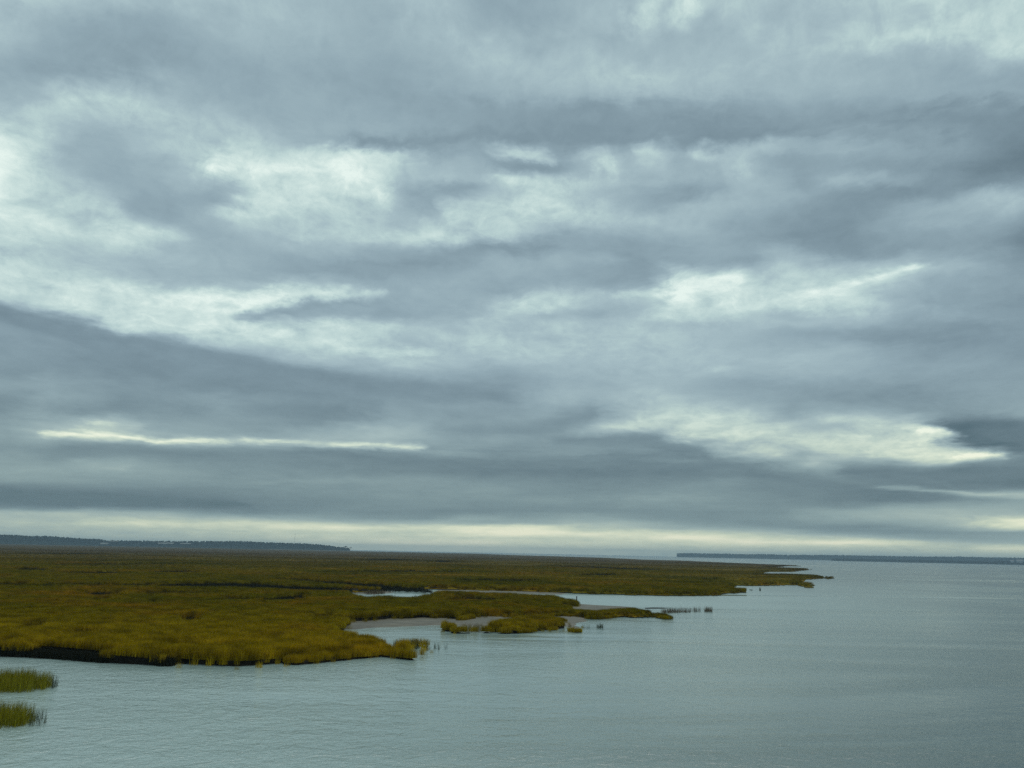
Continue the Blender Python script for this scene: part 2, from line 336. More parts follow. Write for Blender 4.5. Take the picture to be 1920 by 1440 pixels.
C.view_settings.view_transform = 'Standard'
C.view_settings.look = 'None'
C.view_settings.exposure = 0.0
C.view_settings.gamma = 1.0
C.render.engine = 'CYCLES'
C.cycles.use_denoising = False          # keep the fine grain of blades and ripples
C.cycles.sample_clamp_direct = 3.0
C.cycles.sample_clamp_indirect = 1.5
C.cycles.max_bounces = 6
C.cycles.transparent_max_bounces = 8

# ------------------------------------------------------------------ helpers
def tag(o, label=None, cat=None, group=None, kind=None):
    for k, v in (('label', label), ('category', cat), ('group', group), ('kind', kind)):
        if v: o[k] = v
    return o

def mesh_obj(name, verts, faces, mat, parent=None, smooth=False, tint=None):
    me = bpy.data.meshes.new(name)
    verts = np.asarray(verts, np.float32)
    me.vertices.add(len(verts)); me.vertices.foreach_set('co', verts.ravel())
    if isinstance(faces, np.ndarray):
        n, k = faces.shape
        me.loops.add(n * k); me.loops.foreach_set('vertex_index', faces.astype(np.int32).ravel())
        me.polygons.add(n); me.polygons.foreach_set('loop_start', np.arange(0, n * k, k, dtype=np.int32))
        me.polygons.foreach_set('loop_total', np.full(n, k, np.int32))
    else:
        tot = [len(f) for f in faces]
        flat = [i for f in faces for i in f]
        me.loops.add(len(flat)); me.loops.foreach_set('vertex_index', flat)
        me.polygons.add(len(faces)); me.polygons.foreach_set('loop_start', np.concatenate([[0], np.cumsum(tot)[:-1]]).astype(np.int32))
        me.polygons.foreach_set('loop_total', np.array(tot, np.int32))
    me.update(calc_edges=True)
    me.polygons.foreach_set('use_smooth', [smooth] * len(me.polygons))
    if tint is not None:
        a = me.attributes.new('tint', 'FLOAT', 'POINT'); a.data.foreach_set('value', np.asarray(tint, np.float32))
    me.materials.append(mat)
    me.validate()
    o = bpy.data.objects.new(name, me)
    col.objects.link(o)
    if parent: o.parent = parent
    return o

def material(name):
    m = bpy.data.materials.new(name); m.use_nodes = True
    b = NB(m.node_tree)
    p = m.node_tree.nodes['Principled BSDF']
    geo = b.n('ShaderNodeNewGeometry')
    return m, b, p, geo.outputs['Position']

def fbm(x, y, scale, octs=4, seed=0):
    """cheap vectorised value noise in [-1, 1]"""
    x = np.asarray(x, float) / scale + seed * 17.3; y = np.asarray(y, float) / scale + seed * 9.1
    tot = np.zeros_like(x); a = 1.0; s = 0.0
    for o in range(octs):
        xi = np.floor(x).astype(np.int64); yi = np.floor(y).astype(np.int64)
        xf = x - xi; yf = y - yi
        xf = xf * xf * (3 - 2 * xf); yf = yf * yf * (3 - 2 * yf)
        def h(i, j):
            q = (i * 374761393 + j * 668265263 + seed * 974711) & 0x7fffffff
            q = ((q ^ (q >> 13)) * 1274126177) & 0x7fffffff
            return ((q ^ (q >> 16)) & 0xffff) / 32767.5 - 1
        v = (h(xi, yi) * (1 - xf) + h(xi + 1, yi) * xf) * (1 - yf) + (h(xi, yi + 1) * (1 - xf) + h(xi + 1, yi + 1) * xf) * yf
        tot += a * v; s += a; a *= 0.5; x = x * 2.03 + 5.1; y = y * 2.03 + 1.7
    return tot / s

# ------------------------------------------------------------------ materials
# water: tidal river, sky-reflecting, rippled with calm and ruffled patches
M_water, b, p, pos = material('water')
px_, py_, pz_ = b.sep(pos)[:3]
stretch = b.comb(b.m('MULTIPLY', px_, 0.9), py_, 0.0)
far_v = b.comb(b.m('MULTIPLY', px_, 0.35), py_, 3.0)
ln = b.n('ShaderNodeVectorMath', operation='LENGTH'); b.link(pos, ln.inputs[0])
dist = ln.outputs['Value']
wind = b.rng(b.noise(far_v, 0.022, 5, .62, 1.2), 0.40, 0.60, 0.0, 1.0)
calm = b.rng(b.noise(far_v, 0.0045, 5, .62, 1.4), 0.52, 0.62, 0.0, 1.0)
# a long current line crossing the channel: slick on its far side, ruffled on the near side
ca, cb = at(1330, 1117.5), at(1905, 1123.5)
cs_ = (cb[1] - ca[1]) / (cb[0] - ca[0])
off = b.m('SUBTRACT', py_, b.m('MULTIPLY_ADD', b.m('SUBTRACT', px_, float(ca[0])), float(cs_), float(ca[1])))
off = b.m('ADD', off, b.m('MULTIPLY', b.m('SUBTRACT', b.noise(far_v, .02, 3, .5), .5), 16.0))
ends = b.m('MULTIPLY', b.rng(px_, float(ca[0]) - 30, float(ca[0]) + 10), b.rng(px_, float(cb[0]) - 20, float(cb[0]) + 20, 1, 0))
slick = b.m('MULTIPLY', ends, b.m('MULTIPLY', b.rng(off, 0.0, 3.0), b.rng(off, 5.0, 12.0, 1, 0)))
ruff = b.m('MULTIPLY', ends, b.m('MULTIPLY', b.rng(off, -12.0, -3.0), b.rng(off, -3.0, 0.0, 1, 0)))
calm = b.m('MAXIMUM', calm, slick)
wind = b.m('MAXIMUM', b.m('MULTIPLY', wind, b.m('SUBTRACT', 1.0, slick)), ruff)
rip = b.noise(stretch, 3.0, 4, .6, 0.6)
chop = b.noise(stretch, 0.75, 4, .6, 0.8)
swell = b.noise(stretch, 0.16, 3, .5, 0.3)
h1 = b.m('MULTIPLY', rip, b.m('MULTIPLY_ADD', wind, 0.06, 0.025))
h2 = b.m('MULTIPLY', chop, b.m('MULTIPLY_ADD', wind, 0.16, 0.06))
h3 = b.m('MULTIPLY', swell, 0.11)
hh = b.m('MULTIPLY', b.m('ADD', b.m('ADD', h1, h2), h3), b.m('MULTIPLY', b.m('SUBTRACT', 1.0, b.m('MULTIPLY', calm, 0.85)), b.rng(dist, 55, 240, 1.0, 0.48)))
bump = b.n('ShaderNodeBump'); bump.inputs['Strength'].default_value = 1.0; bump.inputs['Distance'].default_value = 1.0
b.link(hh, bump.inputs['Height'])
b.link(bump.outputs[0], p.inputs['Normal'])
# calm-water reflection painted into base colour: paler marsh side, darker greener channel at right
side = b.m('SUBTRACT', px_, b.m('MULTIPLY_ADD', py_, 0.45, -16.0))
side = b.m('ADD', side, b.m('MULTIPLY', b.m('SUBTRACT', b.noise(far_v, 0.02, 4, .6, .8), .5), b.m('MULTIPLY_ADD', py_, .35, 30.0)))
pale_refl = b.m('MULTIPLY', b.rng(b.m('DIVIDE', side, b.m('MULTIPLY_ADD', py_, .28, 6.0)), -1.3, 1.3, 1, 0), b.rng(py_, 200, 500, 1, .12))
b.link(b.mix(pale_refl, (0.030, 0.070, 0.066), (0.285, 0.405, 0.385)), p.inputs['Base Color'])
wind = b.m('MULTIPLY', wind, b.m('SUBTRACT', 1.25, b.m('MULTIPLY', pale_refl, .5)))
b.put(p.inputs['Roughness'], b.m('ADD', b.m('MULTIPLY_ADD', wind, 0.10, 0.07), b.m('MULTIPLY', b.rng(dist, 55, 240, 0.0, 0.12), b.m('SUBTRACT', 1.0, calm))))
p.inputs['IOR'].default_value = 2.15

# marsh grass: golden, olive and brown stands
def grass_colour(b, pos, tint=None, gain=1.0):
    x, y, z = b.sep(pos)[:3]
    flat = b.comb(x, y, 0.0)
    n1 = b.noise(flat, 0.020, 5, .6, 0.6)
    n2 = b.noise(flat, 0.11, 4, .6, 0.3)
    n3 = b.noise(flat, 0.9, 2, .6)
    n4 = b.noise(flat, 0.0065, 4, .6, 1.0)
    near = b.ramp(b.m('ADD', b.m('MULTIPLY', n1, .6), b.m('MULTIPLY', n2, .4)),
                  [(.34, (0.080, 0.080, 0.006)), (.42, (0.165, 0.148, 0.005)), (.50, (0.235, 0.188, 0.006)), (.57, (0.29, 0.190, 0.007)), (.66, (0.38, 0.205, 0.009))])
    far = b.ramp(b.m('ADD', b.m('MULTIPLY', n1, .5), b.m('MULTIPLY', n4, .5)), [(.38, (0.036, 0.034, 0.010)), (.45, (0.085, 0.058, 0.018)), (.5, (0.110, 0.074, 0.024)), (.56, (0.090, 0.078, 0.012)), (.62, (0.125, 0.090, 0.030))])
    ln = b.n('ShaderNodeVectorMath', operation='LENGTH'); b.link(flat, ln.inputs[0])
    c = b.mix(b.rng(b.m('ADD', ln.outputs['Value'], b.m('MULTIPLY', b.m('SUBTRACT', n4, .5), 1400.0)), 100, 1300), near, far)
    c = b.mix(b.rng(b.noise(flat, 0.045, 5, .65, 1.5), .60, .68), c, (0.035, 0.040, 0.006))
    n5 = b.noise(flat, 0.33, 4, .65, .6)
    c = b.mix(b.m('MULTIPLY', b.rng(b.m('ADD', ln.outputs['Value'], b.m('MULTIPLY', b.m('SUBTRACT', n1, .5), 90.0)), 84, 165, 1, 0), .60), c, (0.50, 0.345, 0.007))
    k = b.m('MULTIPLY', b.m('MULTIPLY_ADD', n3, 0.9 * gain, 0.5 * gain), b.rng(n5, .28, .72, .55, 1.4))
    if tint is not None:
        k = b.m('MULTIPLY', k, b.m('MULTIPLY_ADD', tint, 0.9, 0.6))
        oi = b.n('ShaderNodeObjectInfo')
        k = b.m('MULTIPLY', k, b.m('MULTIPLY_ADD', oi.outputs['Random'], 0.7, 0.65))
    c = b.mix(1.0, c, b.comb(k, k, k), 'MULTIPLY')
    return c, flat

M_grass, b, p, pos = material('grass_blade')
at_n = b.n('ShaderNodeAttribute', attribute_name='tint')
gc, _ = grass_colour(b, pos, at_n.outputs['Fac'])
b.link(gc, p.inputs['Base Color'])
p.inputs['Roughness'].default_value = 0.65
p.inputs['Specular IOR Level'].default_value = 0.04
tr = b.n('ShaderNodeBsdfTranslucent'); b.link(gc, tr.inputs[0])
mxs = b.n('ShaderNodeMixShader'); mxs.inputs[0].default_value = 0.4
b.link(p.outputs[0], mxs.inputs[1]); b.link(tr.outputs[0], mxs.inputs[2])
b.link(mxs.outputs[0], M_grass.node_tree.nodes['Material Output'].inputs[0])

M_canopy, b, p, pos = material('grass_canopy')
gc, flat = grass_colour(b, pos, None, 0.62)  # darkened evenly: blade self-shading the closed sheet lacks, put into the colour
b.link(gc, p.inputs['Base Color'])
p.inputs['Roughness'].default_value = 0.9
p.inputs['Specular IOR Level'].default_value = 0.05
bp = b.n('ShaderNodeBump'); bp.inputs['Strength'].default_value = 1.0; bp.inputs['Distance'].default_value = 1.0
b.link(b.m('MULTIPLY', b.noise(flat, 1.2, 4, .6), 0.8), bp.inputs['Height'])
b.link(bp.outputs[0], p.inputs['Normal'])

M_mud, b, p, pos = material('mud')
b.link(b.ramp(b.noise(pos, 0.6, 5, .6), [(.35, (0.006, 0.006, 0.004)), (.65, (0.018, 0.016, 0.010))]), p.inputs['Base Color'])
p.inputs['Roughness'].default_value = 0.85; p.inputs['Specular IOR Level'].default_value = 0.15
bp = b.n('ShaderNodeBump'); bp.inputs['Distance'].default_value = 0.15; b.link(b.noise(pos, 2.5, 4, .6), bp.inputs['Height']); b.link(bp.outputs[0], p.inputs['Normal'])

M_sand, b, p, pos = material('sand')
x, y, z = b.sep(pos)[:3]
sv = b.comb(b.m('MULTIPLY', x, .35), y, 0)
b.link(b.ramp(b.noise(sv, 0.5, 6, .65, .4), [(.32, (0.042, 0.040, 0.025)), (.5, (0.080, 0.076, 0.050)), (.68, (0.130, 0.124, 0.086))]), p.inputs['Base Color'])
p.inputs['Roughness'].default_value = 0.6
bp = b.n('ShaderNodeBump'); bp.inputs['Distance'].default_value = 0.08; b.link(b.noise(sv, 2.0, 5, .6), bp.inputs['Height']); b.link(bp.outputs[0], p.inputs['Normal'])

def reed_mat(name, c0, c1):
    m, b, p, pos = material(name)
    a = b.n('ShaderNodeAttribute', attribute_name='tint')
    b.link(b.ramp(a.outputs['Fac'], [(0.0, c0), (1.0, c1)]), p.inputs['Base Color'])
    p.inputs['Roughness'].default_value = 0.7; p.inputs['Specular IOR Level'].default_value = 0.15
    return m
M_green = reed_mat('green_reed', (0.09, 0.10, 0.006), (0.46, 0.40, 0.016))
M_brown = reed_mat('brown_reed', (0.09, 0.07, 0.045), (0.26, 0.20, 0.13))
M_dark = reed_mat('dark_reed', (0.03, 0.045, 0.025), (0.11, 0.13, 0.07))
M_shade = reed_mat('shade_stem', (0.006, 0.008, 0.004), (0.030, 0.032, 0.014))  # near-black: shade and mud of the lower stems put into the colour
M_pale = reed_mat('bleached_reed', (0.25, 0.22, 0.17), (0.55, 0.52, 0.45))

M_wood, b, p, pos = material('woodland')
b.link(b.ramp(b.noise(pos, 0.05, 4, .6), [(.35, (0.008, 0.018, 0.014)), (.6, (0.022, 0.036, 0.022)), (.75, (0.034, 0.040, 0.022))]), p.inputs['Base Color'])
p.inputs['Roughness'].default_value = 0.9; p.inputs['Specular IOR Level'].default_value = 0.05
M_field, b, p, pos = material('field')
b.link(b.ramp(b.noise(pos, 0.01, 3, .6), [(.35, (0.12, 0.14, 0.13)), (.65, (0.18, 0.20, 0.18))]), p.inputs['Base Color'])
p.inputs['Roughness'].default_value = 0.9
def plain(name, c, rough=.7):
    m, b, p, pos = material(name)
    n_ = b.noise(pos, 3.0, 4, .6)
    b.link(b.mix(n_, tuple(q * .75 for q in c), tuple(min(1, q * 1.2) for q in c)), p.inputs['Base Color'])
    p.inputs['Roughness'].default_value = rough
    return m
M_white = plain('white_wall', (.7, .7, .68)); M_roof = plain('grey_roof', (.28, .29, .30)); M_glass = plain('dark_glass', (.04, .05, .06), .2)
M_post = plain('weathered_timber', (.06, .05, .04)); M_steel = plain('mast_steel', (.22, .22, .22)); M_bark = plain('bark', (.05, .04, .03))

# ------------------------------------------------------------------ water
WS = 14000.0
wo = mesh_obj('water', [(-WS, -WS, 0), (WS, -WS, 0), (WS, WS, 0), (-WS, WS, 0)], [(0, 1, 2, 3)], M_water)
tag(wo, kind='structure')

# ------------------------------------------------------------------ marsh outlines
TOP = 1.5      # top of the grass above the water
def poly(s):
    """'x y' pairs: plain = waterline (z 0), with t = top of the grass (z TOP)"""
    out = []
    for tok in s.split(','):
        q = tok.split()
        out.append(at(float(q[0]), float(q[1]), {'t': TOP, 'u': 0.9}.get(q[-1], 0.0)))
    return np.array(out)

NEAR = poly('-260 1216,-80 1225,0 1228,60 1230,110 1233,200 1240,270 1243,330 1247,370 1249,430 1252,470 1251,520 1247,570 1243,620 1238,660 1234,700 1230,740 1223,775 1217,786 1213,'
            '775 1207 t,750 1204 t,735 1203 t,720 1195 t,705 1188 t,685 1186 t,660 1182 t,635 1177 t,606 1172 t,'
            '650 1170,700 1168,740 1164,790 1160,830 1163,860 1166,880 1162,906 1160,981 1157,1040 1155,1057 1155,1093 1160,1117 1161,1147 1158,1193 1157,1238 1156,'
            '1250 1151 u,1223 1144 u,1193 1140.5 u,1165 1140.5 u,1141 1141.5 u,1115 1143.5 u,1080 1142 u,1063 1138 u,1060 1132 u,1063 1127 t,1078 1125 t,1063 1119 t,1036 1115.5 t,951 1111 t,812 1107.5 t,'
            '800 1108 t,766 1113 t,740 1110 t,722 1110 t,700 1113 t,672 1113 t,660 1104.5 t,600 1104 t,560 1103 t,500 1099 t,440 1096.5 t,380 1096 t,330 1096 t,284 1095.5 t,200 1080 t,-260 1080 t')
FAR = poly('-260 1110 t,200 1110 t,284 1095.5 t,284 1094 t,330 1092 t,380 1091.5 t,440 1090.5 t,500 1093.5 t,560 1097 t,600 1098.5 t,660 1100 t,720 1101 t,811 1104.5,870 1106.5,960 1109,1060 1112,1135 1114.5,1210 1116,1285 1117.5,1335 1116.5,1360 1114,1385 1110.5,1394 1107.5,'
           '1391 1102 t,1362 1099 t,1376 1098,1400 1098.5,1422 1098,1489 1097,1522 1097.4,1518 1094.6 t,1503 1092 t,1497 1089 t,1506 1086.6,1535 1085.4,1560 1084,1550 1080.5 t,1535 1077.5 t,1492 1075.5 t,1427 1074.5 t,'
           '1430 1073.5,1440 1072,1475 1072,1482 1068.5 t,1522 1068,1515 1065.5 t,1481 1063.8 t,1436 1062.3 t,1476 1061.4,1504 1061.6,1490 1059.3 t,1454 1058 t,1400 1055.7 t,1350 1053.8 t,1292 1051 t,1210 1049 t,1135 1045.5 t,1035 1042.5 t,960 1040.5 t,900 1038 t,818 1035 t,662 1031 t,480 1027 t,0 1018 t,-260 1013 t')
LOBE = poly('842 1181,875 1184,921 1186.5,951 1187,1011 1185,1045 1181,1072 1178.5,1078 1173 u,1060 1158 u,1040 1153 u,996 1151 u,960 1159 u,925 1168 u,900 1173 u,860 1174 u')
GRASS_POLYS = [NEAR, FAR, LOBE]
def strip(pts):
    """a creek seen as a gap in the grass: (x, y, thickness) along its far edge"""
    a = [at(x, y - .2 * t, TOP) for x, y, t in pts]
    for x, y, t in reversed(pts):
        d = np.hypot(*at(x, y, TOP))
        a.append(at(x, y + 1.2 * t + (700 / d if d > 120 else 0), TOP))
    return np.array(a)
CREEKS = [strip(s) for s in (
    [(284, 1093.5, 1.5), (330, 1091.5, 3.5), (380, 1091, 4.5), (440, 1090.5, 5.5), (500, 1093.5, 5), (560, 1097, 4.5), (600, 1098.5, 4), (660, 1100, 3)],
    [(505, 1081, 1), (560, 1083, 2), (600, 1086, 3), (660, 1090, 3), (700, 1092, 4), (740, 1096, 5), (790, 1099, 5), (815, 1104, 2)],
    [(480, 1119, 1), (530, 1114.5, 5), (560, 1113, 5), (578, 1113, 1)],
    [(420, 1116, 1), (470, 1118, 2), (500, 1119, 1)],
    [(312, 1200, 1), (330, 1198, 4), (380, 1199, 4.5), (420, 1200, 4), (438, 1202, 1)],
    [(30, 1064, 1), (50, 1064, 3), (68, 1064, 2), (90, 1065, 1)],
    [(100, 1070, 1), (160, 1071, 1.6), (210, 1070, 2.6), (228, 1072, 1)],
    [(95, 1091, 1), (180, 1091.5, 2), (286, 1092.5, 2.4)],
    [(-60, 1090, 2), (20, 1090, 2), (60, 1092, 1)],
    [(150, 1108, 1.5), (190, 1107, 4), (222, 1107, 1.5)],
    [(262, 1108, 1), (330, 1105, 1.6), (420, 1107, 1)],
    [(180, 1119, 2), (195, 1118, 5), (200, 1120, 1)],
    [(282, 1117, 3), (293, 1116, 7), (305, 1119, 2)],
    [(102, 1129, 1), (112, 1127, 4), (122, 1127, 2)],
    [(52, 1165, 1), (62, 1162, 5), (74, 1164, 2)],
    [(85, 1185, 1), (140, 1180, 5), (170, 1177, 6), (200, 1181, 2)],
    [(350, 1151, 1), (360, 1150, 3), (370, 1151, 1)],
    [(600, 1149, 1), (605, 1147, 5), (616, 1149, 1)],
    [(1045, 1060, .8), (1100, 1061, 1.4), (1150, 1063, 2), (1202, 1065, 1.6), (1240, 1067, .6)],
    [(1080, 1075, .8), (1120, 1074.5, 1.8), (1160, 1075, .8)],
    [(815, 1051, .8), (830, 1050.5, 1.8), (848, 1051, .8)],
    [(690, 1048, .6), (735, 1047.5, 1.4), (760, 1048, .5)],
    [(640, 1069, .8), (740, 1068, 1.3), (860, 1070, .8)],
    [(280, 1069.5, .8), (330, 1068.5, 2), (380, 1070, .8)],
    [(60, 1036, .6), (150, 1036.5, 1), (190, 1037, .6)],
    [(100, 1056, .6), (200, 1055, 1), (330, 1056, .6)],
    [(840, 1117, 1), (925, 1118, 2.5), (940, 1118, 1)],
    [(870, 1085, .7), (960, 1084.5, 1.6), (1010, 1086, .7)],
    [(1500, 1071, .1), (1500, 1071, .1)],
)]
PUDDLES = [strip([(660, 1103, 2), (680, 1102, 12), (722, 1102.3, 10), (766, 1103, 12), (800, 1104, 6), (822, 1105, 1)]), strip([(856, 1113, 1), (870, 1112.4, 2.2), (884, 1114, 1)]), strip([(915, 1116, 1), (926, 1115.5, 2), (936, 1117, 1)]),
           strip([(1318, 1083, .5), (1330, 1082.5, 1.4), (1342, 1083.5, .6)])]

def sdist(px, py, pts):
    """signed distance to a polygon, positive inside"""
    dmin = np.full(px.shape, 1e18); ins = np.zeros(px.shape, bool)
    n = len(pts)
    for i in range(n):
        ax, ay = pts[i]; bx, by = pts[(i + 1) % n]
        dx, dy = bx - ax, by - ay
        L = dx * dx + dy * dy
        if L < 1e-12: continue
        t = np.clip(((px - ax) * dx + (py - ay) * dy) / L, 0, 1)
        dd = (px - ax - t * dx) ** 2 + (py - ay - t * dy) ** 2
        np.minimum(dmin, dd, out=dmin)
        if ay != by:
            c = ((ay > py) != (by > py)) & (px < (bx - ax) * (py - ay) / (by - ay) + ax)
            ins ^= c
    return np.where(ins, 1, -1) * np.sqrt(dmin)

def sd_boxed(px, py, pts, margin=30.0):
    lo_ = pts.min(0) - margin; hi_ = pts.max(0) + margin
    m = (px > lo_[0]) & (px < hi_[0]) & (py > lo_[1]) & (py < hi_[1])
    r = np.full(px.shape, -margin)
    if m.any(): r[m] = np.maximum(sdist(px[m], py[m], pts), -margin)
    return r

def low(px, py):
    """1 on the low sandy islets and spit at the end of the marsh, where the grass is short"""
    a = np.degrees(np.arctan2(px, py)); d = np.hypot(px, py)
    return np.clip((a + 1.5) / 4, 0, 1) * np.clip((190 - d) / 30, 0, 1)
def grass_sd(px, py):
    d = np.hypot(px, py)
    w = np.clip(d / 300, .3, 3.0)
    s = np.maximum.reduce([sd_boxed(px, py, q, 60) for q in GRASS_POLYS])
    s = s + fbm(px, py, 5.0, 3, 3) * 0.55 * w ** .5 * (1 - .6 * low(px, py))
    for q in CREEKS + PUDDLES:
        c = sd_boxed(px, py, q, 60)
        s = np.minimum(s, -(c + fbm(px, py, 3.0, 3, 5) * 0.5 * w ** .5))
    return s

def creek_bank(px, py):
    k = np.full(np.shape(px), -60.0)
    for q in CREEKS:
        k = np.maximum(k, sd_boxed(px, py, q, 30))
    return np.clip((k + 24) / 14, 0, 1) * np.clip((np.hypot(px, py) - 110) / 30, 0, 1)
def bank(px, py):
    """1 where the near shore is a cut bank, 0 where it slopes"""
    a = np.degrees(np.arctan2(px, py)); d = np.hypot(px, py)
    lim = np.degrees(np.arctan((430 - W / 2) / F))
    k = np.clip((lim - a) / 9, 0, 1) * np.clip((150 - d) / 40, 0, 1)
    return k * k * (3 - 2 * k)
# ------------------------------------------------------------------ marsh ground and distant grass canopy (one radial grid)
dep = np.concatenate([np.arange(225, 130, -.3), np.arange(130, 60, -.6), np.arange(60, 20, -.4), np.arange(20, 2.6, -.18), np.arange(2.6, 1.9, -.08)])
rad = (CAMH - 0.6) * F / dep
azg = np.arange(R(-37.5), R(24), R(0.075))
A2, R2 = np.meshgrid(azg, rad)
PXg, PYg = R2 * np.sin(A2), R2 * np.cos(A2)
SD = grass_sd(PXg.ravel(), PYg.ravel()).reshape(PXg.shape)
cell = np.gradient(rad)[:, None] * np.ones_like(PXg)
rise = np.clip(cell * 0.9, 0.25, 4.0)
def grid_faces(keep):
    nr, nc = PXg.shape
    idx = np.arange(nr * nc).reshape(nr, nc)
    q = np.stack([idx[:-1, :-1], idx[:-1, 1:], idx[1:, 1:], idx[1:, :-1]], -1)
    k = keep[:-1, :-1] | keep[:-1, 1:] | keep[1:, 1:] | keep[1:, :-1]
    f = q[k][:, ::-1]
    used = np.unique(f)
    remap = np.zeros(nr * nc, np.int64); remap[used] = np.arange(len(used))
    return used, remap[f]
tt_ = np.clip((SD + rise * .5) / rise, 0, 1)
BK = np.maximum(bank(PXg, PYg), creek_bank(PXg.ravel(), PYg.ravel()).reshape(PXg.shape))
gz = -0.5 + (1.05 + .40 * BK - .15 * low(PXg, PYg)) * tt_ * tt_ * (3 - 2 * tt_) + fbm(PXg, PYg, 2.0, 3, 9) * .06 * tt_
used, fc = grid_faces(SD > -rise)
vv = np.stack([PXg.ravel()[used], PYg.ravel()[used], gz.ravel()[used]], -1)
tag(mesh_obj('marsh_ground', vv, fc, M_mud, smooth=True), kind='structure')
# canopy: closed top of the grass, from 210 m out
dd_ = R2
hump = fbm(PXg, PYg, 14, 4, 21) * .22 + fbm(PXg, PYg, 3.0, 3, 22) * .14 + fbm(PXg, PYg, 90, 3, 23) * .2
tc_ = np.clip(SD / rise, 0, 1)
start = np.clip((dd_ - 150) / 90, 0, 1)
cz = 0.25 + (TOP - 0.45 - .25 + .18 * start + hump) * tc_ * (0.55 + 0.45 * start)
keep = (SD > 0) & (R2 > 150)
used, fc = grid_faces(keep)
vv = np.stack([PXg.ravel()[used], PYg.ravel()[used], np.where(SD.ravel()[used] > 0, cz.ravel()[used], .2)], -1)
tag(mesh_obj('distant_marsh_grass', vv, fc, M_canopy, smooth=True), 'far reach of brown and olive marsh grass stretching to the horizon', 'marsh grass', kind='stuff')

# ------------------------------------------------------------------ sand and mud flats
def flat_patch(name, pts, h, mat, step=0.9, edge=4.0):
    lo_, hi_ = pts.min(0) - 3, pts.max(0) + 3
    nx = int(min(260, max(8, (hi_[0] - lo_[0]) / step))); ny = int(min(260, max(8, (hi_[1] - lo_[1]) / step)))
    gx, gy = np.meshgrid(np.linspace(lo_[0], hi_[0], nx), np.linspace(lo_[1], hi_[1], ny))
    s = sdist(gx.ravel(), gy.ravel(), pts).reshape(gx.shape) + fbm(gx, gy, 5, 4, 31) * 1.3 - .25
    z = -0.12 + h * np.clip((s + 1) / edge, 0, 1.0) + fbm(gx, gy, 4, 3, 32) * .04
    idx = np.arange(nx * ny).reshape(ny, nx)
    k = (s > -2.5)
    k = k[:-1, :-1] | k[:-1, 1:] | k[1:, 1:] | k[1:, :-1]
    f = np.stack([idx[:-1, :-1], idx[:-1, 1:], idx[1:, 1:], idx[1:, :-1]], -1)[k]
    u = np.unique(f); rm = np.zeros(nx * ny, np.int64); rm[u] = np.arange(len(u))
    v = np.stack([gx.ravel()[u], gy.ravel()[u], z.ravel()[u]], -1)
    tag(mesh_obj(name, v, rm[f], mat, smooth=True), kind='structure')
def wp(s): return np.array([at(*map(float, q.split()), 0.0) for q in s.split(',')])
flat_patch('sand_flat', wp('600 1170,640 1180,665 1180.5,700 1176.5,760 1174,820 1172.5,850 1172,875 1173,905 1175,930 1170,955 1158,950 1150,860 1150,800 1150,740 1153,690 1158,640 1162'), .42, M_sand, .5, 2.2)
flat_patch('sand_flat', wp('1050 1130,1075 1131,1100 1134,1140 1136.5,1200 1139.5,1180 1141,1145 1142,1110 1146,1070 1149,1040 1140'), .34, M_sand, .8, 2.5)
flat_patch('sand_flat', wp('1040 1153,1075 1155,1102 1158,1092 1165,1076 1169,1094 1175,1101 1177.5,1070 1180,1030 1170'), .30, M_sand, .8, 2.5)
flat_patch('sand_flat', wp('815 1105.5,930 1107.2,1000 1109,1072 1112.5,1055 1115,950 1112.5,815 1110'), .26, M_sand, 1.6, 3)
flat_patch('mud_spit', wp('1200 1139,1230 1138.6,1262 1139.4,1256 1141,1225 1142,1200 1143'), .26, M_mud, 1.0, 3)
flat_patch('sand_flat', wp('650 1112.5,700 1115,735 1113,740 1108,700 1108,665 1108'), .26, M_sand, 1.0, 3)

# ------------------------------------------------------------------ grass tufts (near marsh and shoreline fringes)
def blades(n, spread, hmin, hmax, width, lean, seed, base=None, seg=3):
    """n tapering bent blades -> verts, quads, tint"""
    r = np.random.default_rng(seed)
    if base is None:
        rr = np.sqrt(r.random(n)) * spread; th = r.random(n) * 2 * np.pi
        bx, by, bz = rr * np.cos(th), rr * np.sin(th), np.zeros(n)
    else:
        bx, by, bz = base
    h = hmin + (hmax - hmin) * r.random(n)
    ld = r.random(n) * 2 * np.pi; la = np.abs(r.normal(0, lean, n)) * h
    wd = r.random(n) * np.pi
    w = width * (.7 + .6 * r.random(n))
    V_, T_ = [], []
    tn = r.random(n)
    ts = np.linspace(0, 1, seg + 1)
    for t in ts:
        cx = bx + np.cos(ld) * la * t ** 2; cy = by + np.sin(ld) * la * t ** 2; cz_ = bz + h * t * (1 - .12 * t * np.minimum(la / h, 1))
        hw = w * .5 * (1 - t ** 1.6 * .85)
        V_.append(np.stack([cx - np.cos(wd) * hw, cy - np.sin(wd) * hw, cz_], -1))
        V_.append(np.stack([cx + np.cos(wd) * hw, cy + np.sin(wd) * hw, cz_], -1))
        T_ += [tn, tn]
    Vv = np.stack(V_, 1).reshape(-1, 3)                  # n, 2(seg+1)
    tv = np.stack(T_, 1).reshape(-1)
    k = 2 * (seg + 1)
    fs = []
    for s in range(seg):
        o = np.arange(n) * k + 2 * s
        fs.append(np.stack([o, o + 1, o + 3, o + 2], -1))
    return Vv, np.concatenate(fs), tv

tuft_col = bpy.data.collections.new('tuft_sources')      # never linked to the scene: only a source for the instances
for i in range(6):
    v, f, t = blades(46, .48, .55, 1.12, .026, .22, 100 + i)
    o = mesh_obj('grass_tuft', v, f, M_grass, tint=t)
    col.objects.unlink(o); tuft_col.objects.link(o)

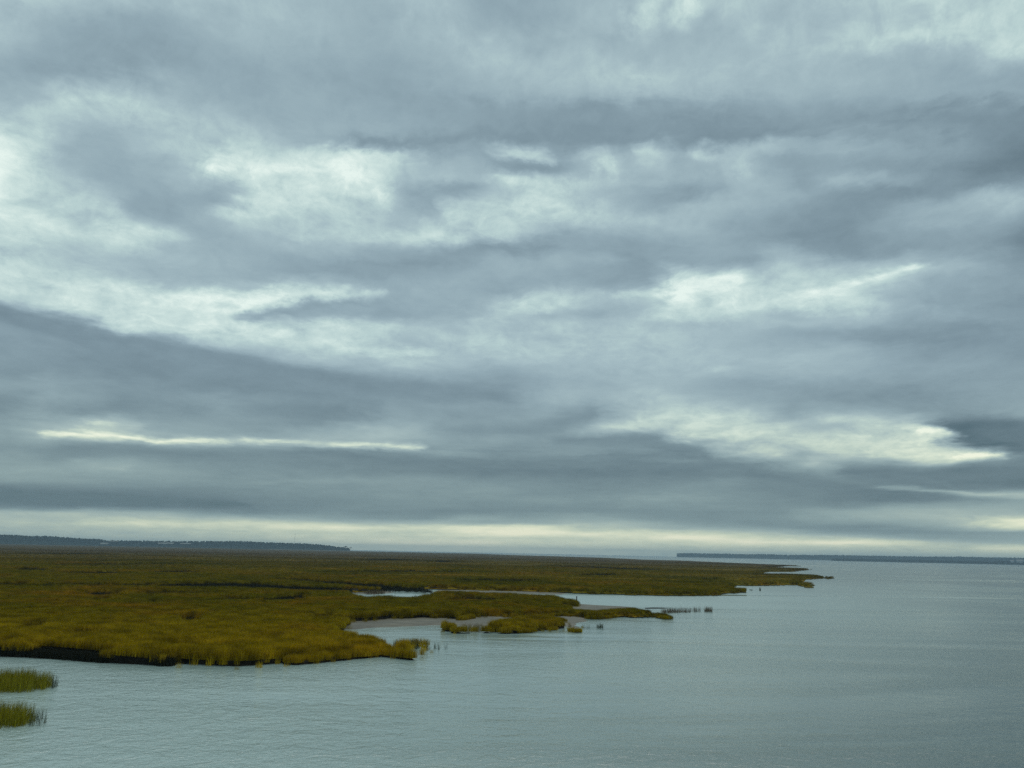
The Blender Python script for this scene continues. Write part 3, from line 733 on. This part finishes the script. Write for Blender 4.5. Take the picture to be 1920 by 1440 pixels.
def scatter(n, r0, r1, a0, a1):
    u = rng.random(n)
    rr = np.sqrt(r0 ** 2 + (r1 ** 2 - r0 ** 2) * u)
    a = a0 + (a1 - a0) * rng.random(n)
    return rr * np.sin(a), rr * np.cos(a)
pts, scl = [], []
def add_tufts(n, r0, r1, a0, a1, s0, s1, lo_sd=0.0, hi_sd=1e9, p_out=0.0):
    x, y = scatter(n, r0, r1, R(a0), R(a1))
    s = grass_sd(x, y)
    k = (s > lo_sd) & (s < hi_sd)
    if p_out: k |= (s > -1.6) & (s <= lo_sd) & (rng.random(n) < p_out * np.exp((s - lo_sd) * 1.6) * (1 - np.clip(bank(x, y) * 2.2, 0, 1)))
    x, y, s = x[k], y[k], s[k]
    # ragged stand: taller and shorter patches
    hgt = 1 + .22 * fbm(x, y, 5, 3, 41) + .12 * fbm(x, y, 1.2, 2, 42)
    bk = np.maximum(bank(x, y), creek_bank(x, y))
    z = np.where(s > 0.1, .48, np.where(s > -.2, .2, -.15)) + .40 * bk * (s > 0)
    lw = low(x, y)
    z = z - .15 * lw * (s > -.2)
    hgt = hgt * (1 - .28 * lw) * (.68 + .32 * np.clip((s + .5) / 2.0, 0, 1) * (1 - bk) + .32 * bk)
    kk = (s > -1.7)
    x, y, z, s, hgt = x[kk], y[kk], z[kk], s[kk], hgt[kk] * (1 - .22 * bk[kk])
    pts.append(np.stack([x, y, z], -1)); scl.append((s0 + (s1 - s0) * rng.random(len(x))) * hgt)
add_tufts(250000, 66, 170, -37, 13, .85, 1.15, 0.0, 1e9, .03)
add_tufts(230000, 170, 330, -37, 18, .9, 1.2, 0.0, 1e9, .0)
add_tufts(130000, 330, 620, -37, 24, 1.0, 1.3, 0.0, 1e9, .0)
add_tufts(60000, 560, 900, -37, 24, 1.0, 1.3, 0.0, 1e9, .0)
add_tufts(40000, 800, 1400, -37, 24, 1.0, 1.3, 0.0, 1e9, .0)
add_tufts(260000, 330, 1250, -37, 24, 1.0, 1.25, 0.0, 7.0, 0)

def tuft_field(name, label, P_, S_, coll):
    gm = bpy.data.meshes.new(name)
    gm.vertices.add(len(P_)); gm.vertices.foreach_set('co', P_.astype(np.float32).ravel())
    a = gm.attributes.new('sc', 'FLOAT', 'POINT'); a.data.foreach_set('value', S_.astype(np.float32))
    a = gm.attributes.new('rz', 'FLOAT', 'POINT'); a.data.foreach_set('value', (rng.random(len(P_)) * 6.283).astype(np.float32))
    go = bpy.data.objects.new(name, gm); col.objects.link(go)
    tag(go, label, 'marsh grass', kind='stuff')
    ng = bpy.data.node_groups.new('tufts', 'GeometryNodeTree')
    ng.interface.new_socket('Geometry', in_out='INPUT', socket_type='NodeSocketGeometry')
    ng.interface.new_socket('Geometry', in_out='OUTPUT', socket_type='NodeSocketGeometry')
    N = ng.nodes.new; L = ng.links.new
    gi, gout = N('NodeGroupInput'), N('NodeGroupOutput')
    mp_ = N('GeometryNodeMeshToPoints'); iop = N('GeometryNodeInstanceOnPoints'); ci = N('GeometryNodeCollectionInfo')
    ci.inputs['Collection'].default_value = coll; ci.inputs['Separate Children'].default_value = True; ci.inputs['Reset Children'].default_value = True
    iop.inputs['Pick Instance'].default_value = True
    na = N('GeometryNodeInputNamedAttribute'); na.data_type = 'FLOAT'; na.inputs[0].default_value = 'sc'
    nz = N('GeometryNodeInputNamedAttribute'); nz.data_type = 'FLOAT'; nz.inputs[0].default_value = 'rz'
    cr = N('ShaderNodeCombineXYZ'); cs = N('ShaderNodeCombineXYZ')
    L(gi.outputs[0], mp_.inputs[0]); L(mp_.outputs[0], iop.inputs['Points']); L(ci.outputs[0], iop.inputs['Instance'])
    L(nz.outputs[0], cr.inputs[2]); L(cr.outputs[0], iop.inputs['Rotation'])
    for i in range(3): L(na.outputs[0], cs.inputs[i])
    L(cs.outputs[0], iop.inputs['Scale']); L(iop.outputs[0], gout.inputs[0])
    md = go.modifiers.new('tufts', 'NODES'); md.node_group = ng
    return go
P_ = np.concatenate(pts); S_ = np.concatenate(scl)
print('tufts', len(P_))
tuft_field('marsh_grass', 'golden and olive marsh grass covering the near tidal marsh', P_, S_, tuft_col)
# near-black tufts on cut banks and creek beds: shade and mud painted as stem colour
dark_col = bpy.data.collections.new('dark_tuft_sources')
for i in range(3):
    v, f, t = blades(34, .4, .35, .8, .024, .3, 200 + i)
    o = mesh_obj('grass_tuft', v, f, M_shade, tint=t)
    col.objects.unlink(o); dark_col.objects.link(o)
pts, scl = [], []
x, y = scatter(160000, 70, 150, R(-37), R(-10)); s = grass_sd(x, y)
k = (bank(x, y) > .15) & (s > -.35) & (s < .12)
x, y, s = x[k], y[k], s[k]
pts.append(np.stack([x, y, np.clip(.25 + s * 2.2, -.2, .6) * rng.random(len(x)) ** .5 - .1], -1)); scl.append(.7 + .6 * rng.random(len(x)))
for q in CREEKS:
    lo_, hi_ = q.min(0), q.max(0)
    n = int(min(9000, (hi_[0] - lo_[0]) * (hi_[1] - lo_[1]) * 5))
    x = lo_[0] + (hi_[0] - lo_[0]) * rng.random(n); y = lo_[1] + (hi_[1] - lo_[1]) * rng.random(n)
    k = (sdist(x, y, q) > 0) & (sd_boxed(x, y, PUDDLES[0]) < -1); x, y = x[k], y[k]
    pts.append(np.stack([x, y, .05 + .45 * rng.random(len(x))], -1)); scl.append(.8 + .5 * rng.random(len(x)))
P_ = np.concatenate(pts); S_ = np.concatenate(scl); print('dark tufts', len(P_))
tuft_field('shade_tufts', 'near-black tufts painting shade and mud along the cut bank and in the tidal creeks', P_, S_, dark_col)

# ------------------------------------------------------------------ reeds standing in the water: each clump is a thing
def reeds(label, pts_px, n, hmin, hmax, mat, width=.03, lean=.12, seed=1, dens=None, group=None, name='reed_clump'):
    """stems rooted inside an outline traced on the water; dens = clusters (x, y, radius m, share)"""
    r = np.random.default_rng(seed)
    P = np.array([at(x, y, 0) for x, y in pts_px])
    lo_, hi_ = P.min(0), P.max(0)
    X, Y = [], []
    while len(X) < n:
        x = lo_[0] + (hi_[0] - lo_[0]) * r.random(4000); y = lo_[1] + (hi_[1] - lo_[1]) * r.random(4000)
        s = sdist(x, y, P)
        cl = fbm(x, y, .7, 2, seed)
        k = (s > 0) & (r.random(4000) < np.clip(.45 + cl * .9 + np.minimum(s, 1) * .5, .04, 1))
        X += list(x[k]); Y += list(y[k])
    X, Y = np.array(X[:n]), np.array(Y[:n])
    c = P.mean(0)
    v, f, t = blades(n, 0, hmin, hmax, width, lean, seed, base=(X - c[0], Y - c[1], np.full(n, -.1)))
    o = mesh_obj(name, v, f, mat, tint=t)
    o.location = (c[0], c[1], 0)
    return tag(o, label, 'reeds', group)

G1 = 'reed clumps standing in the water'
reeds('upper of the two thick green grass clumps at the left edge of the water', [(-120, 1276), (0, 1274), (60, 1276), (90, 1281), (100, 1287), (85, 1295), (55, 1299), (0, 1300), (-120, 1299)], 13000, .5, 1.35, M_green, .016, .18, 1, group=G1)
reeds('lower green grass clump nearest the camera with thin dark stems on its right', [(-120, 1340), (0, 1340), (35, 1342), (62, 1348), (68, 1355), (45, 1362), (10, 1368), (-120, 1368)], 8000, .45, 1.3, M_green, .016, .2, 2, group=G1)
reeds('loose dark stems in water beside the lower left grass clump', [(50, 1345), (75, 1346), (92, 1352), (80, 1362), (52, 1364)], 190, .5, 1.05, M_dark, .014, .16, 3, group=G1)
reeds('few dark stems off the tip of the upper left grass clump', [(92, 1280), (104, 1280), (110, 1288), (96, 1292)], 60, .5, 1.1, M_dark, .022, .12, 4, group=G1)
reeds('dark reed fringe at the pointed tip of the big golden marsh lobe', [(735, 1214), (770, 1212), (788, 1214), (784, 1219), (755, 1221), (738, 1224)], 900, .5, 1.3, M_dark, .024, .16, 5, group=G1)
for k_, (x_, nn, hh_, lab) in enumerate(((799, 26, 1.1, 'tallest lone stem group just off the golden marsh tip'), (806, 8, .7, 'short thin stems second out from the golden marsh tip'),
                         (816, 12, .9, 'thin stems third out from the golden marsh tip'), (823, 10, .9, 'thin stems fourth out from the golden marsh tip'), (836, 7, .8, 'outermost faint stems off the golden marsh tip'))):
    reeds(lab, [(x_ - 3, 1215), (x_ + 3, 1215), (x_ + 3, 1219), (x_ - 3, 1219)], nn, hh_ * .6, hh_, M_dark, .035, .08, 10 + k_, group='lone stems off the marsh tip')
reeds('brown sparse reeds at the left end of the small sandbar islet', [(845, 1180), (862, 1178), (895, 1179), (918, 1182), (900, 1187), (868, 1186), (848, 1184)], 620, .5, 1.1, M_brown, .022, .16, 21, group=G1)
reeds('bleached pale dead grass bent over among brown reeds', [(877, 1181), (895, 1180), (899, 1184), (880, 1185)], 150, .7, 1.25, M_pale, .05, .55, 22, group=G1)
reeds('left pair of thin dark stems right of the small islet', [(1088, 1176), (1098, 1176), (1098, 1179), (1088, 1179)], 16, .5, 1.1, M_dark, .03, .14, 23, group=G1)
reeds('short dark stems beside the round green tussock', [(1099, 1177), (1106, 1177), (1106, 1179), (1099, 1179)], 12, .5, 1.0, M_dark, .03, .14, 24, group=G1)
reeds('small round dark green tussock alone in the open water', [(1118, 1175.5), (1128, 1175), (1134, 1177), (1128, 1179), (1119, 1179)], 150, .4, .9, M_dark, .03, .4, 25, group=G1)
reeds('long line of brown reeds off the end of the low grassy spit', [(1238, 1147), (1256, 1146), (1285, 1146), (1297, 1146), (1294, 1149), (1262, 1150), (1240, 1151)], 900, .15, 1.2, M_brown, .035, .3, 26, group=G1)
reeds('thin gap filling stems between two brown reed stands', [(1296, 1145), (1314, 1145), (1314, 1148), (1296, 1148)], 110, .4, 1.2, M_brown, .035, .14, 27, group=G1)
reeds('rightmost brown reed clump standing alone beyond the spit', [(1320, 1144), (1336, 1145), (1336, 1148), (1321, 1148)], 260, .15, 1.2, M_brown, .04, .4, 28, group=G1)
reeds('dark low sprig in the water off the far marsh point', [(1405, 1106), (1412, 1106), (1412, 1108), (1405, 1108)], 60, .3, .6, M_dark, .06, .4, 29, group=G1)
reeds('single upright dark sprig further out from the far marsh point', [(1423.5, 1107), (1426.5, 1107), (1426.5, 1108), (1423.5, 1108)], 40, .8, 1.5, M_dark, .07, .1, 30, group=G1)
reeds('greyish brown low shrubby reeds in the bright tidal pool', [(680, 1113), (700, 1111.5), (722, 1112), (722, 1114), (690, 1115)], 900, .5, 1.2, M_brown, .04, .3, 31, group=G1)

# ------------------------------------------------------------------ far shores
ICO_V, ICO_F = None, None
def ico():
    global ICO_V, ICO_F
    import bmesh
    bm = bmesh.new(); bmesh.ops.create_icosphere(bm, subdivisions=2, radius=1.0)
    bm.verts.ensure_lookup_table()
    ICO_V = np.array([v.co[:] for v in bm.verts]); ICO_F = np.array([[v.index for v in f.verts] for f in bm.faces]); bm.free()
ico()
def crowns(cs, seed):
    """lumpy crowns: cs = (x, y, z, rx, rz)"""
    r = np.random.default_rng(seed)
    VV, FF = [], []
    for i, (x, y, z, rx, rz) in enumerate(cs):
        v = ICO_V * (1 + .28 * r.standard_normal((len(ICO_V), 1)))
        VV.append(v * (rx, rx, rz) + (x, y, z)); FF.append(ICO_F + i * len(ICO_V))
    return np.concatenate(VV), np.concatenate(FF)

def woods(name, label, prof_px, dist, depth, crown, seed, tree_h=11.0, base=0.5):
    """wooded shore whose skyline is given as pixels; solid ground below, trees on top"""
    r = np.random.default_rng(seed)
    xs = np.array([q[0] for q in prof_px], float); yt = np.array([q[1] for q in prof_px], float)
    n = max(24, int((xs[-1] - xs[0]) / 6))
    sx_ = np.linspace(xs[0], xs[-1], n); sy_ = np.interp(sx_, xs, yt)
    gv, line = [], []
    for x, y in zip(sx_, sy_):
        X, Y, Z = az_point(x, y, dist + depth * .5)
        line.append((X, Y, Z))
        u = np.array([X, Y]) / math.hypot(X, Y)
        g = max(.6, Z - tree_h)
        for q, zz in ((-.5, -1.0), (-.42, min(1.5, g)), (-.1, g * .8), (0, g), (.3, g * .8), (.5, -1.0)):
            gv.append((X + u[0] * depth * q, Y + u[1] * depth * q, zz))
    f = [(6 * i + j, 6 * i + j + 1, 6 * i + 6 + j + 1, 6 * i + 6 + j) for i in range(n - 1) for j in range(5)]
    gr = tag(mesh_obj('hills' if name == 'a' else 'far_shore', gv, f, M_wood, smooth=True), kind='structure')
    cs = []
    line = np.array(line)
    L_ = np.linalg.norm(line[-1, :2] - line[0, :2])
    for row, fr in ((-.40, .14), (-.3, .35), (-.2, .62), (-.1, .86), (0.0, 1.0)):
        m = int(L_ / crown * 1.25)
        t = np.linspace(0, 1, m) + r.normal(0, .3 / m, m)
        t = np.clip(t, 0, 1)
        X = np.interp(t, np.linspace(0, 1, n), line[:, 0]); Y = np.interp(t, np.linspace(0, 1, n), line[:, 1]); Z = np.interp(t, np.linspace(0, 1, n), line[:, 2])
        for x, y, z in zip(X, Y, Z):
            u = np.array([x, y]) / math.hypot(x, y)
            rx = crown * (.5 + .35 * r.random()); rz = min(tree_h * .55, z * .5 + 1) * (.7 + .4 * r.random())
            top = max(3.0, z * fr) if fr < 1 else z
            zz = top - rz * (.95 + .25 * r.random()) + r.normal(0, .5)
            cs.append((x + u[0] * depth * row, y + u[1] * depth * row, max(zz, .5), rx, rz))
    v, fcs = crowns(cs, seed)
    return tag(mesh_obj('distant_forest', v, fcs, M_wood, smooth=False), label, 'woodland', kind='stuff')

woods('a', 'dark blue green wooded headland rising along the left horizon',
      [(-260, 1000), (-60, 1001), (0, 1002.3), (20, 1002.6), (60, 1005), (95, 1005), (130, 1007.5), (160, 1010), (185, 1010.5), (200, 1013.2), (230, 1013.3), (300, 1014.2), (380, 1014.6), (430, 1014.3), (480, 1015.6),
       (520, 1017.5), (560, 1018.5), (585, 1019.6), (610, 1022), (630, 1024), (645, 1026), (654, 1028)], 4700, 420, 11, 51)
woods('b', 'hazy blue grey wooded far shore across the right of the horizon',
      [(1270, 1037.4), (1282, 1036.8), (1310, 1037.4), (1360, 1038), (1400, 1039), (1432, 1038.6), (1470, 1040), (1560, 1040.4), (1620, 1041.4), (1700, 1043), (1760, 1043.8), (1797, 1043.6), (1799, 1042.8), (1802, 1043.8), (1840, 1044.6), (1920, 1046), (2150, 1050)], 8200, 500, 10, 52, tree_h=13)
woods('c', 'low dark shoreline strip of trees in front of the hazy far shore',
      [(1560, 1047.2), (1640, 1048.4), (1720, 1050), (1800, 1051.4), (1860, 1052.6), (1880, 1051.6), (1905, 1053), (1920, 1052.4), (2150, 1057)], 6300, 90, 6, 53, tree_h=4.0)

# pale fields on the left headland
def field(x0, x1, y0, y1, dist=4800):
    vs = []
    n = 8
    for i in range(n + 1):
        x = x0 + (x1 - x0) * i / n
        for y, dd in ((y1, dist - 120), (y0, dist - 60)):
            X, Y, Z = az_point(x, y + .3 * math.sin(i * 2.1), dist + (dd - dist)); vs.append((X, Y, Z))
    for i in range(n + 1):
        X, Y, Z = vs[2 * i]; vs.append((X, Y, Z - 3)); X, Y, Z = vs[2 * i + 1]; vs.append((X * 1.004, Y * 1.004, Z - 3))
    m = 2 * (n + 1)
    f = [(2 * i, 2 * i + 2, 2 * i + 3, 2 * i + 1) for i in range(n)] + [(m + 2 * i, 2 * i + m + 2, 2 * i + 2, 2 * i) for i in range(n)] + [(2 * i + 1, 2 * i + 3, m + 2 * i + 3, m + 2 * i + 1) for i in range(n)]
    tag(mesh_obj('field', vs, f, M_field), kind='structure')
for q in ((188, 206, 1017.6, 1020.2), (204, 222, 1013.6, 1015), (296, 326, 1017.4, 1019.2), (338, 358, 1018.2, 1019.8)):
    field(*q, dist=4560)
# pale beach at the foot of the headland
def beach(px_pts, dist, wid, h):
    vs = []
    for x in px_pts:
        X, Y, _ = az_point(x, 1025, dist); u = np.array([X, Y]) / math.hypot(X, Y)
        for q, z in ((-.5, -.2), (-.2, h), (.5, h), (.7, -.2)):
            vs.append((X + u[0] * wid * q, Y + u[1] * wid * q, z))
    n = len(px_pts)
    f = [(4 * i + j, 4 * i + 4 + j, 4 * i + 5 + j, 4 * i + 1 + j) for i in range(n - 1) for j in range(3)]
    tag(mesh_obj('beach', vs, f, M_field), kind='structure')
beach(np.linspace(505, 686, 16), 4620, 60, 2.0)
beach(np.linspace(1285, 1560, 16), 7900, 60, 2.5)

# trees at the headland's tip
def tree(label, x, ytop, ybase, dist, seed, spread):
    X, Y, Zt = az_point(x, ytop, dist); _, _, Zb = az_point(x, ybase, dist); Zb = max(Zb, 0)
    h = max(Zt - Zb, 5)
    root = bpy.data.objects.new('coastal_tree', None); root.location = (X, Y, Zb); col.objects.link(root)
    tag(root, label, 'tree', 'trees at the headland tip')
    r = np.random.default_rng(seed)
    vs, fs = [], []
    def limb(a, b_, r0, r1):
        a, b_ = np.array(a, float), np.array(b_, float); o = len(vs)
        for k in range(6):
            th = k * math.pi / 3
            vs.append(tuple(a + np.array([math.cos(th), math.sin(th), 0]) * r0)); vs.append(tuple(b_ + np.array([math.cos(th), math.sin(th), 0]) * r1))
        for k in range(6):
            j = (k + 1) % 6; fs.append((o + 2 * k, o + 2 * j, o + 2 * j + 1, o + 2 * k + 1))
    limb((0, 0, -1), (0, 0, h * .6), h * .035, h * .02)
    for k in range(5):
        th = k * 1.3 + seed; limb((0, 0, h * (.35 + .05 * k)), (math.cos(th) * spread * .6, math.sin(th) * spread * .6, h * (.62 + .05 * k)), h * .015, h * .006)
    mesh_obj('trunk', vs, fs, M_bark, root)
    cs = []
    for k in range(60):
        th = r.random() * 6.28; q = math.sqrt(r.random()) * spread
        cs.append((math.cos(th) * q, math.sin(th) * q, h * (.62 + .3 * r.random() * (1 - q / spread * .5)), spread * .2, h * .07))
    v, f = crowns(cs, seed); mesh_obj('crown', v, f, M_wood, root)
tree('flat-topped lone tree standing tallest at the headland tip', 648, 1023.6, 1029.5, 4650, 61, 8)
tree('smaller lone tree last at the very end of the headland', 657.5, 1026, 1030, 4640, 62, 6)

# radio mast far behind the headland
X, Y, Z = az_point(553.5, 1001, 4800)
mr = bpy.data.objects.new('radio_mast', None); mr.location = (X, Y, 0); col.objects.link(mr)
tag(mr, 'faint thin lattice radio mast rising behind the left headland', 'mast')
vs, fs = [], []
def bar(vs, fs, a, b_, r_):
    a, b_ = Vector(a), Vector(b_); d = (b_ - a).normalized(); s_ = d.orthogonal().normalized(); t_ = d.cross(s_); o = len(vs)
    for p_ in (a, b_):
        for k in range(4):
            vs.append(tuple(p_ + s_ * r_ * math.cos(k * math.pi / 2) + t_ * r_ * math.sin(k * math.pi / 2)))
    for k in range(4):
        j = (k + 1) % 4; fs.append((o + k, o + j, o + 4 + j, o + 4 + k))
for cx_, cy_ in ((.9, 0), (-.45, .8), (-.45, -.8)): bar(vs, fs, (cx_, cy_, 0), (cx_, cy_, Z), .12)
zz = 0
cc = [(.9, 0), (-.45, .8), (-.45, -.8)]
while zz < Z - 3:
    for k in range(3):
        bar(vs, fs, (*cc[k], zz), (*cc[(k + 1) % 3], zz + 3), .06)
    zz += 3
mesh_obj('lattice', vs, fs, M_steel, mr)
vs, fs = [], []; bar(vs, fs, (0, 0, Z), (0, 0, Z + 5), .1); mesh_obj('antenna', vs, fs, M_steel, mr)

# white building on the far right shore
def house(label, x, ybase, dist, w, d, h, roof_h, group):
    X, Y, Zb = az_point(x, ybase, dist); Zb = max(Zb, .5)
    root = bpy.data.objects.new('waterfront_house', None); root.location = (X, Y, Zb); root.rotation_euler = (0, 0, -math.atan2(X, Y)); col.objects.link(root)
    tag(root, label, 'building', group)
    a, c_ = w / 2, d / 2
    v = [(-a, -c_, -6), (a, -c_, -6), (a, c_, -6), (-a, c_, -6), (-a, -c_, h), (a, -c_, h), (a, c_, h), (-a, c_, h), (-a, 0, h + roof_h * .92), (a, 0, h + roof_h * .92)]
    mesh_obj('wall', v, [(0, 1, 5, 4), (1, 2, 6, 9, 5), (2, 3, 7, 6), (3, 0, 4, 8, 7)], M_white, root)
    e = 1.0
    v = [(-a - e, -c_ - e, h - .3), (a + e, -c_ - e, h - .3), (a + e, 0, h + roof_h), (-a - e, 0, h + roof_h), (-a - e, c_ + e, h - .3), (a + e, c_ + e, h - .3),
         (-a - e, -c_ - e, h - .7), (a + e, -c_ - e, h - .7), (-a - e, c_ + e, h - .7), (a + e, c_ + e, h - .7)]
    mesh_obj('roof', v, [(0, 1, 2, 3), (3, 2, 5, 4), (6, 7, 1, 0), (4, 5, 9, 8)], M_roof, root)
    n = max(3, int(w / 6))
    for i in range(n):
        cx_ = -a + (i + .5) * w / n
        v = [(cx_ - .9, -c_ - .06, 1.2), (cx_ + .9, -c_ - .06, 1.2), (cx_ + .9, -c_ - .06, 3.2), (cx_ - .9, -c_ - .06, 3.2)]
        mesh_obj('window', v, [(0, 1, 2, 3)], M_glass, root)
house('white building with the brightest wall on the far right shore', 1912, 1053, 6230, 34, 16, 7, 4, 'buildings on the far shore')
house('small pale building left of the bright white one on the far shore', 1898, 1053, 6235, 18, 12, 5, 3, 'buildings on the far shore')

# timber post standing in the water by the sand spit
X, Y = at(1081, 1129.5, 0)
vs, fs = [], []
rp = .13
prof_ = [(-.6, 1.0), (.4, 1.0), (.9, .93), (1.35, .88), (1.42, .6)]
for z_, k in prof_:
    for q in range(10):
        th = q * math.pi / 5; vs.append((math.cos(th) * rp * k + z_ * .03, math.sin(th) * rp * k, z_))
for i in range(len(prof_) - 1):
    for q in range(10):
        j = (q + 1) % 10; fs.append((10 * i + q, 10 * i + j, 10 * i + 10 + j, 10 * i + 10 + q))
fs.append(tuple(range(40, 50)))
po = mesh_obj('mooring_post', vs, fs, M_post); po.location = (X, Y, 0)
tag(po, 'short dark timber post standing in water beside the sandy spit', 'post')

# ------------------------------------------------------------------ air
HZ = 14500.0; ZT = 98.0; ZB = -2.5
v = [(-HZ, -HZ, ZB), (HZ, -HZ, ZB), (HZ, HZ, ZB), (-HZ, HZ, ZB), (-HZ, -HZ, ZT), (HZ, -HZ, ZT), (HZ, HZ, ZT), (-HZ, HZ, ZT)]
M_haze = bpy.data.materials.new('haze'); M_haze.use_nodes = True
hn = M_haze.node_tree; hn.nodes.clear()
vo = hn.nodes.new('ShaderNodeVolumePrincipled'); vo.inputs['Color'].default_value = (0.58, 0.83, 1.0, 1); vo.inputs['Density'].default_value = 9.5e-5
ho = hn.nodes.new('ShaderNodeOutputMaterial'); hn.links.new(vo.outputs[0], ho.inputs['Volume'])
hz = mesh_obj('haze', v, [(3, 2, 1, 0), (4, 5, 6, 7), (0, 1, 5, 4), (1, 2, 6, 5), (2, 3, 7, 6), (3, 0, 4, 7)], M_haze)
tag(hz, 'thin pale haze over the water and marsh', 'haze', kind='stuff')
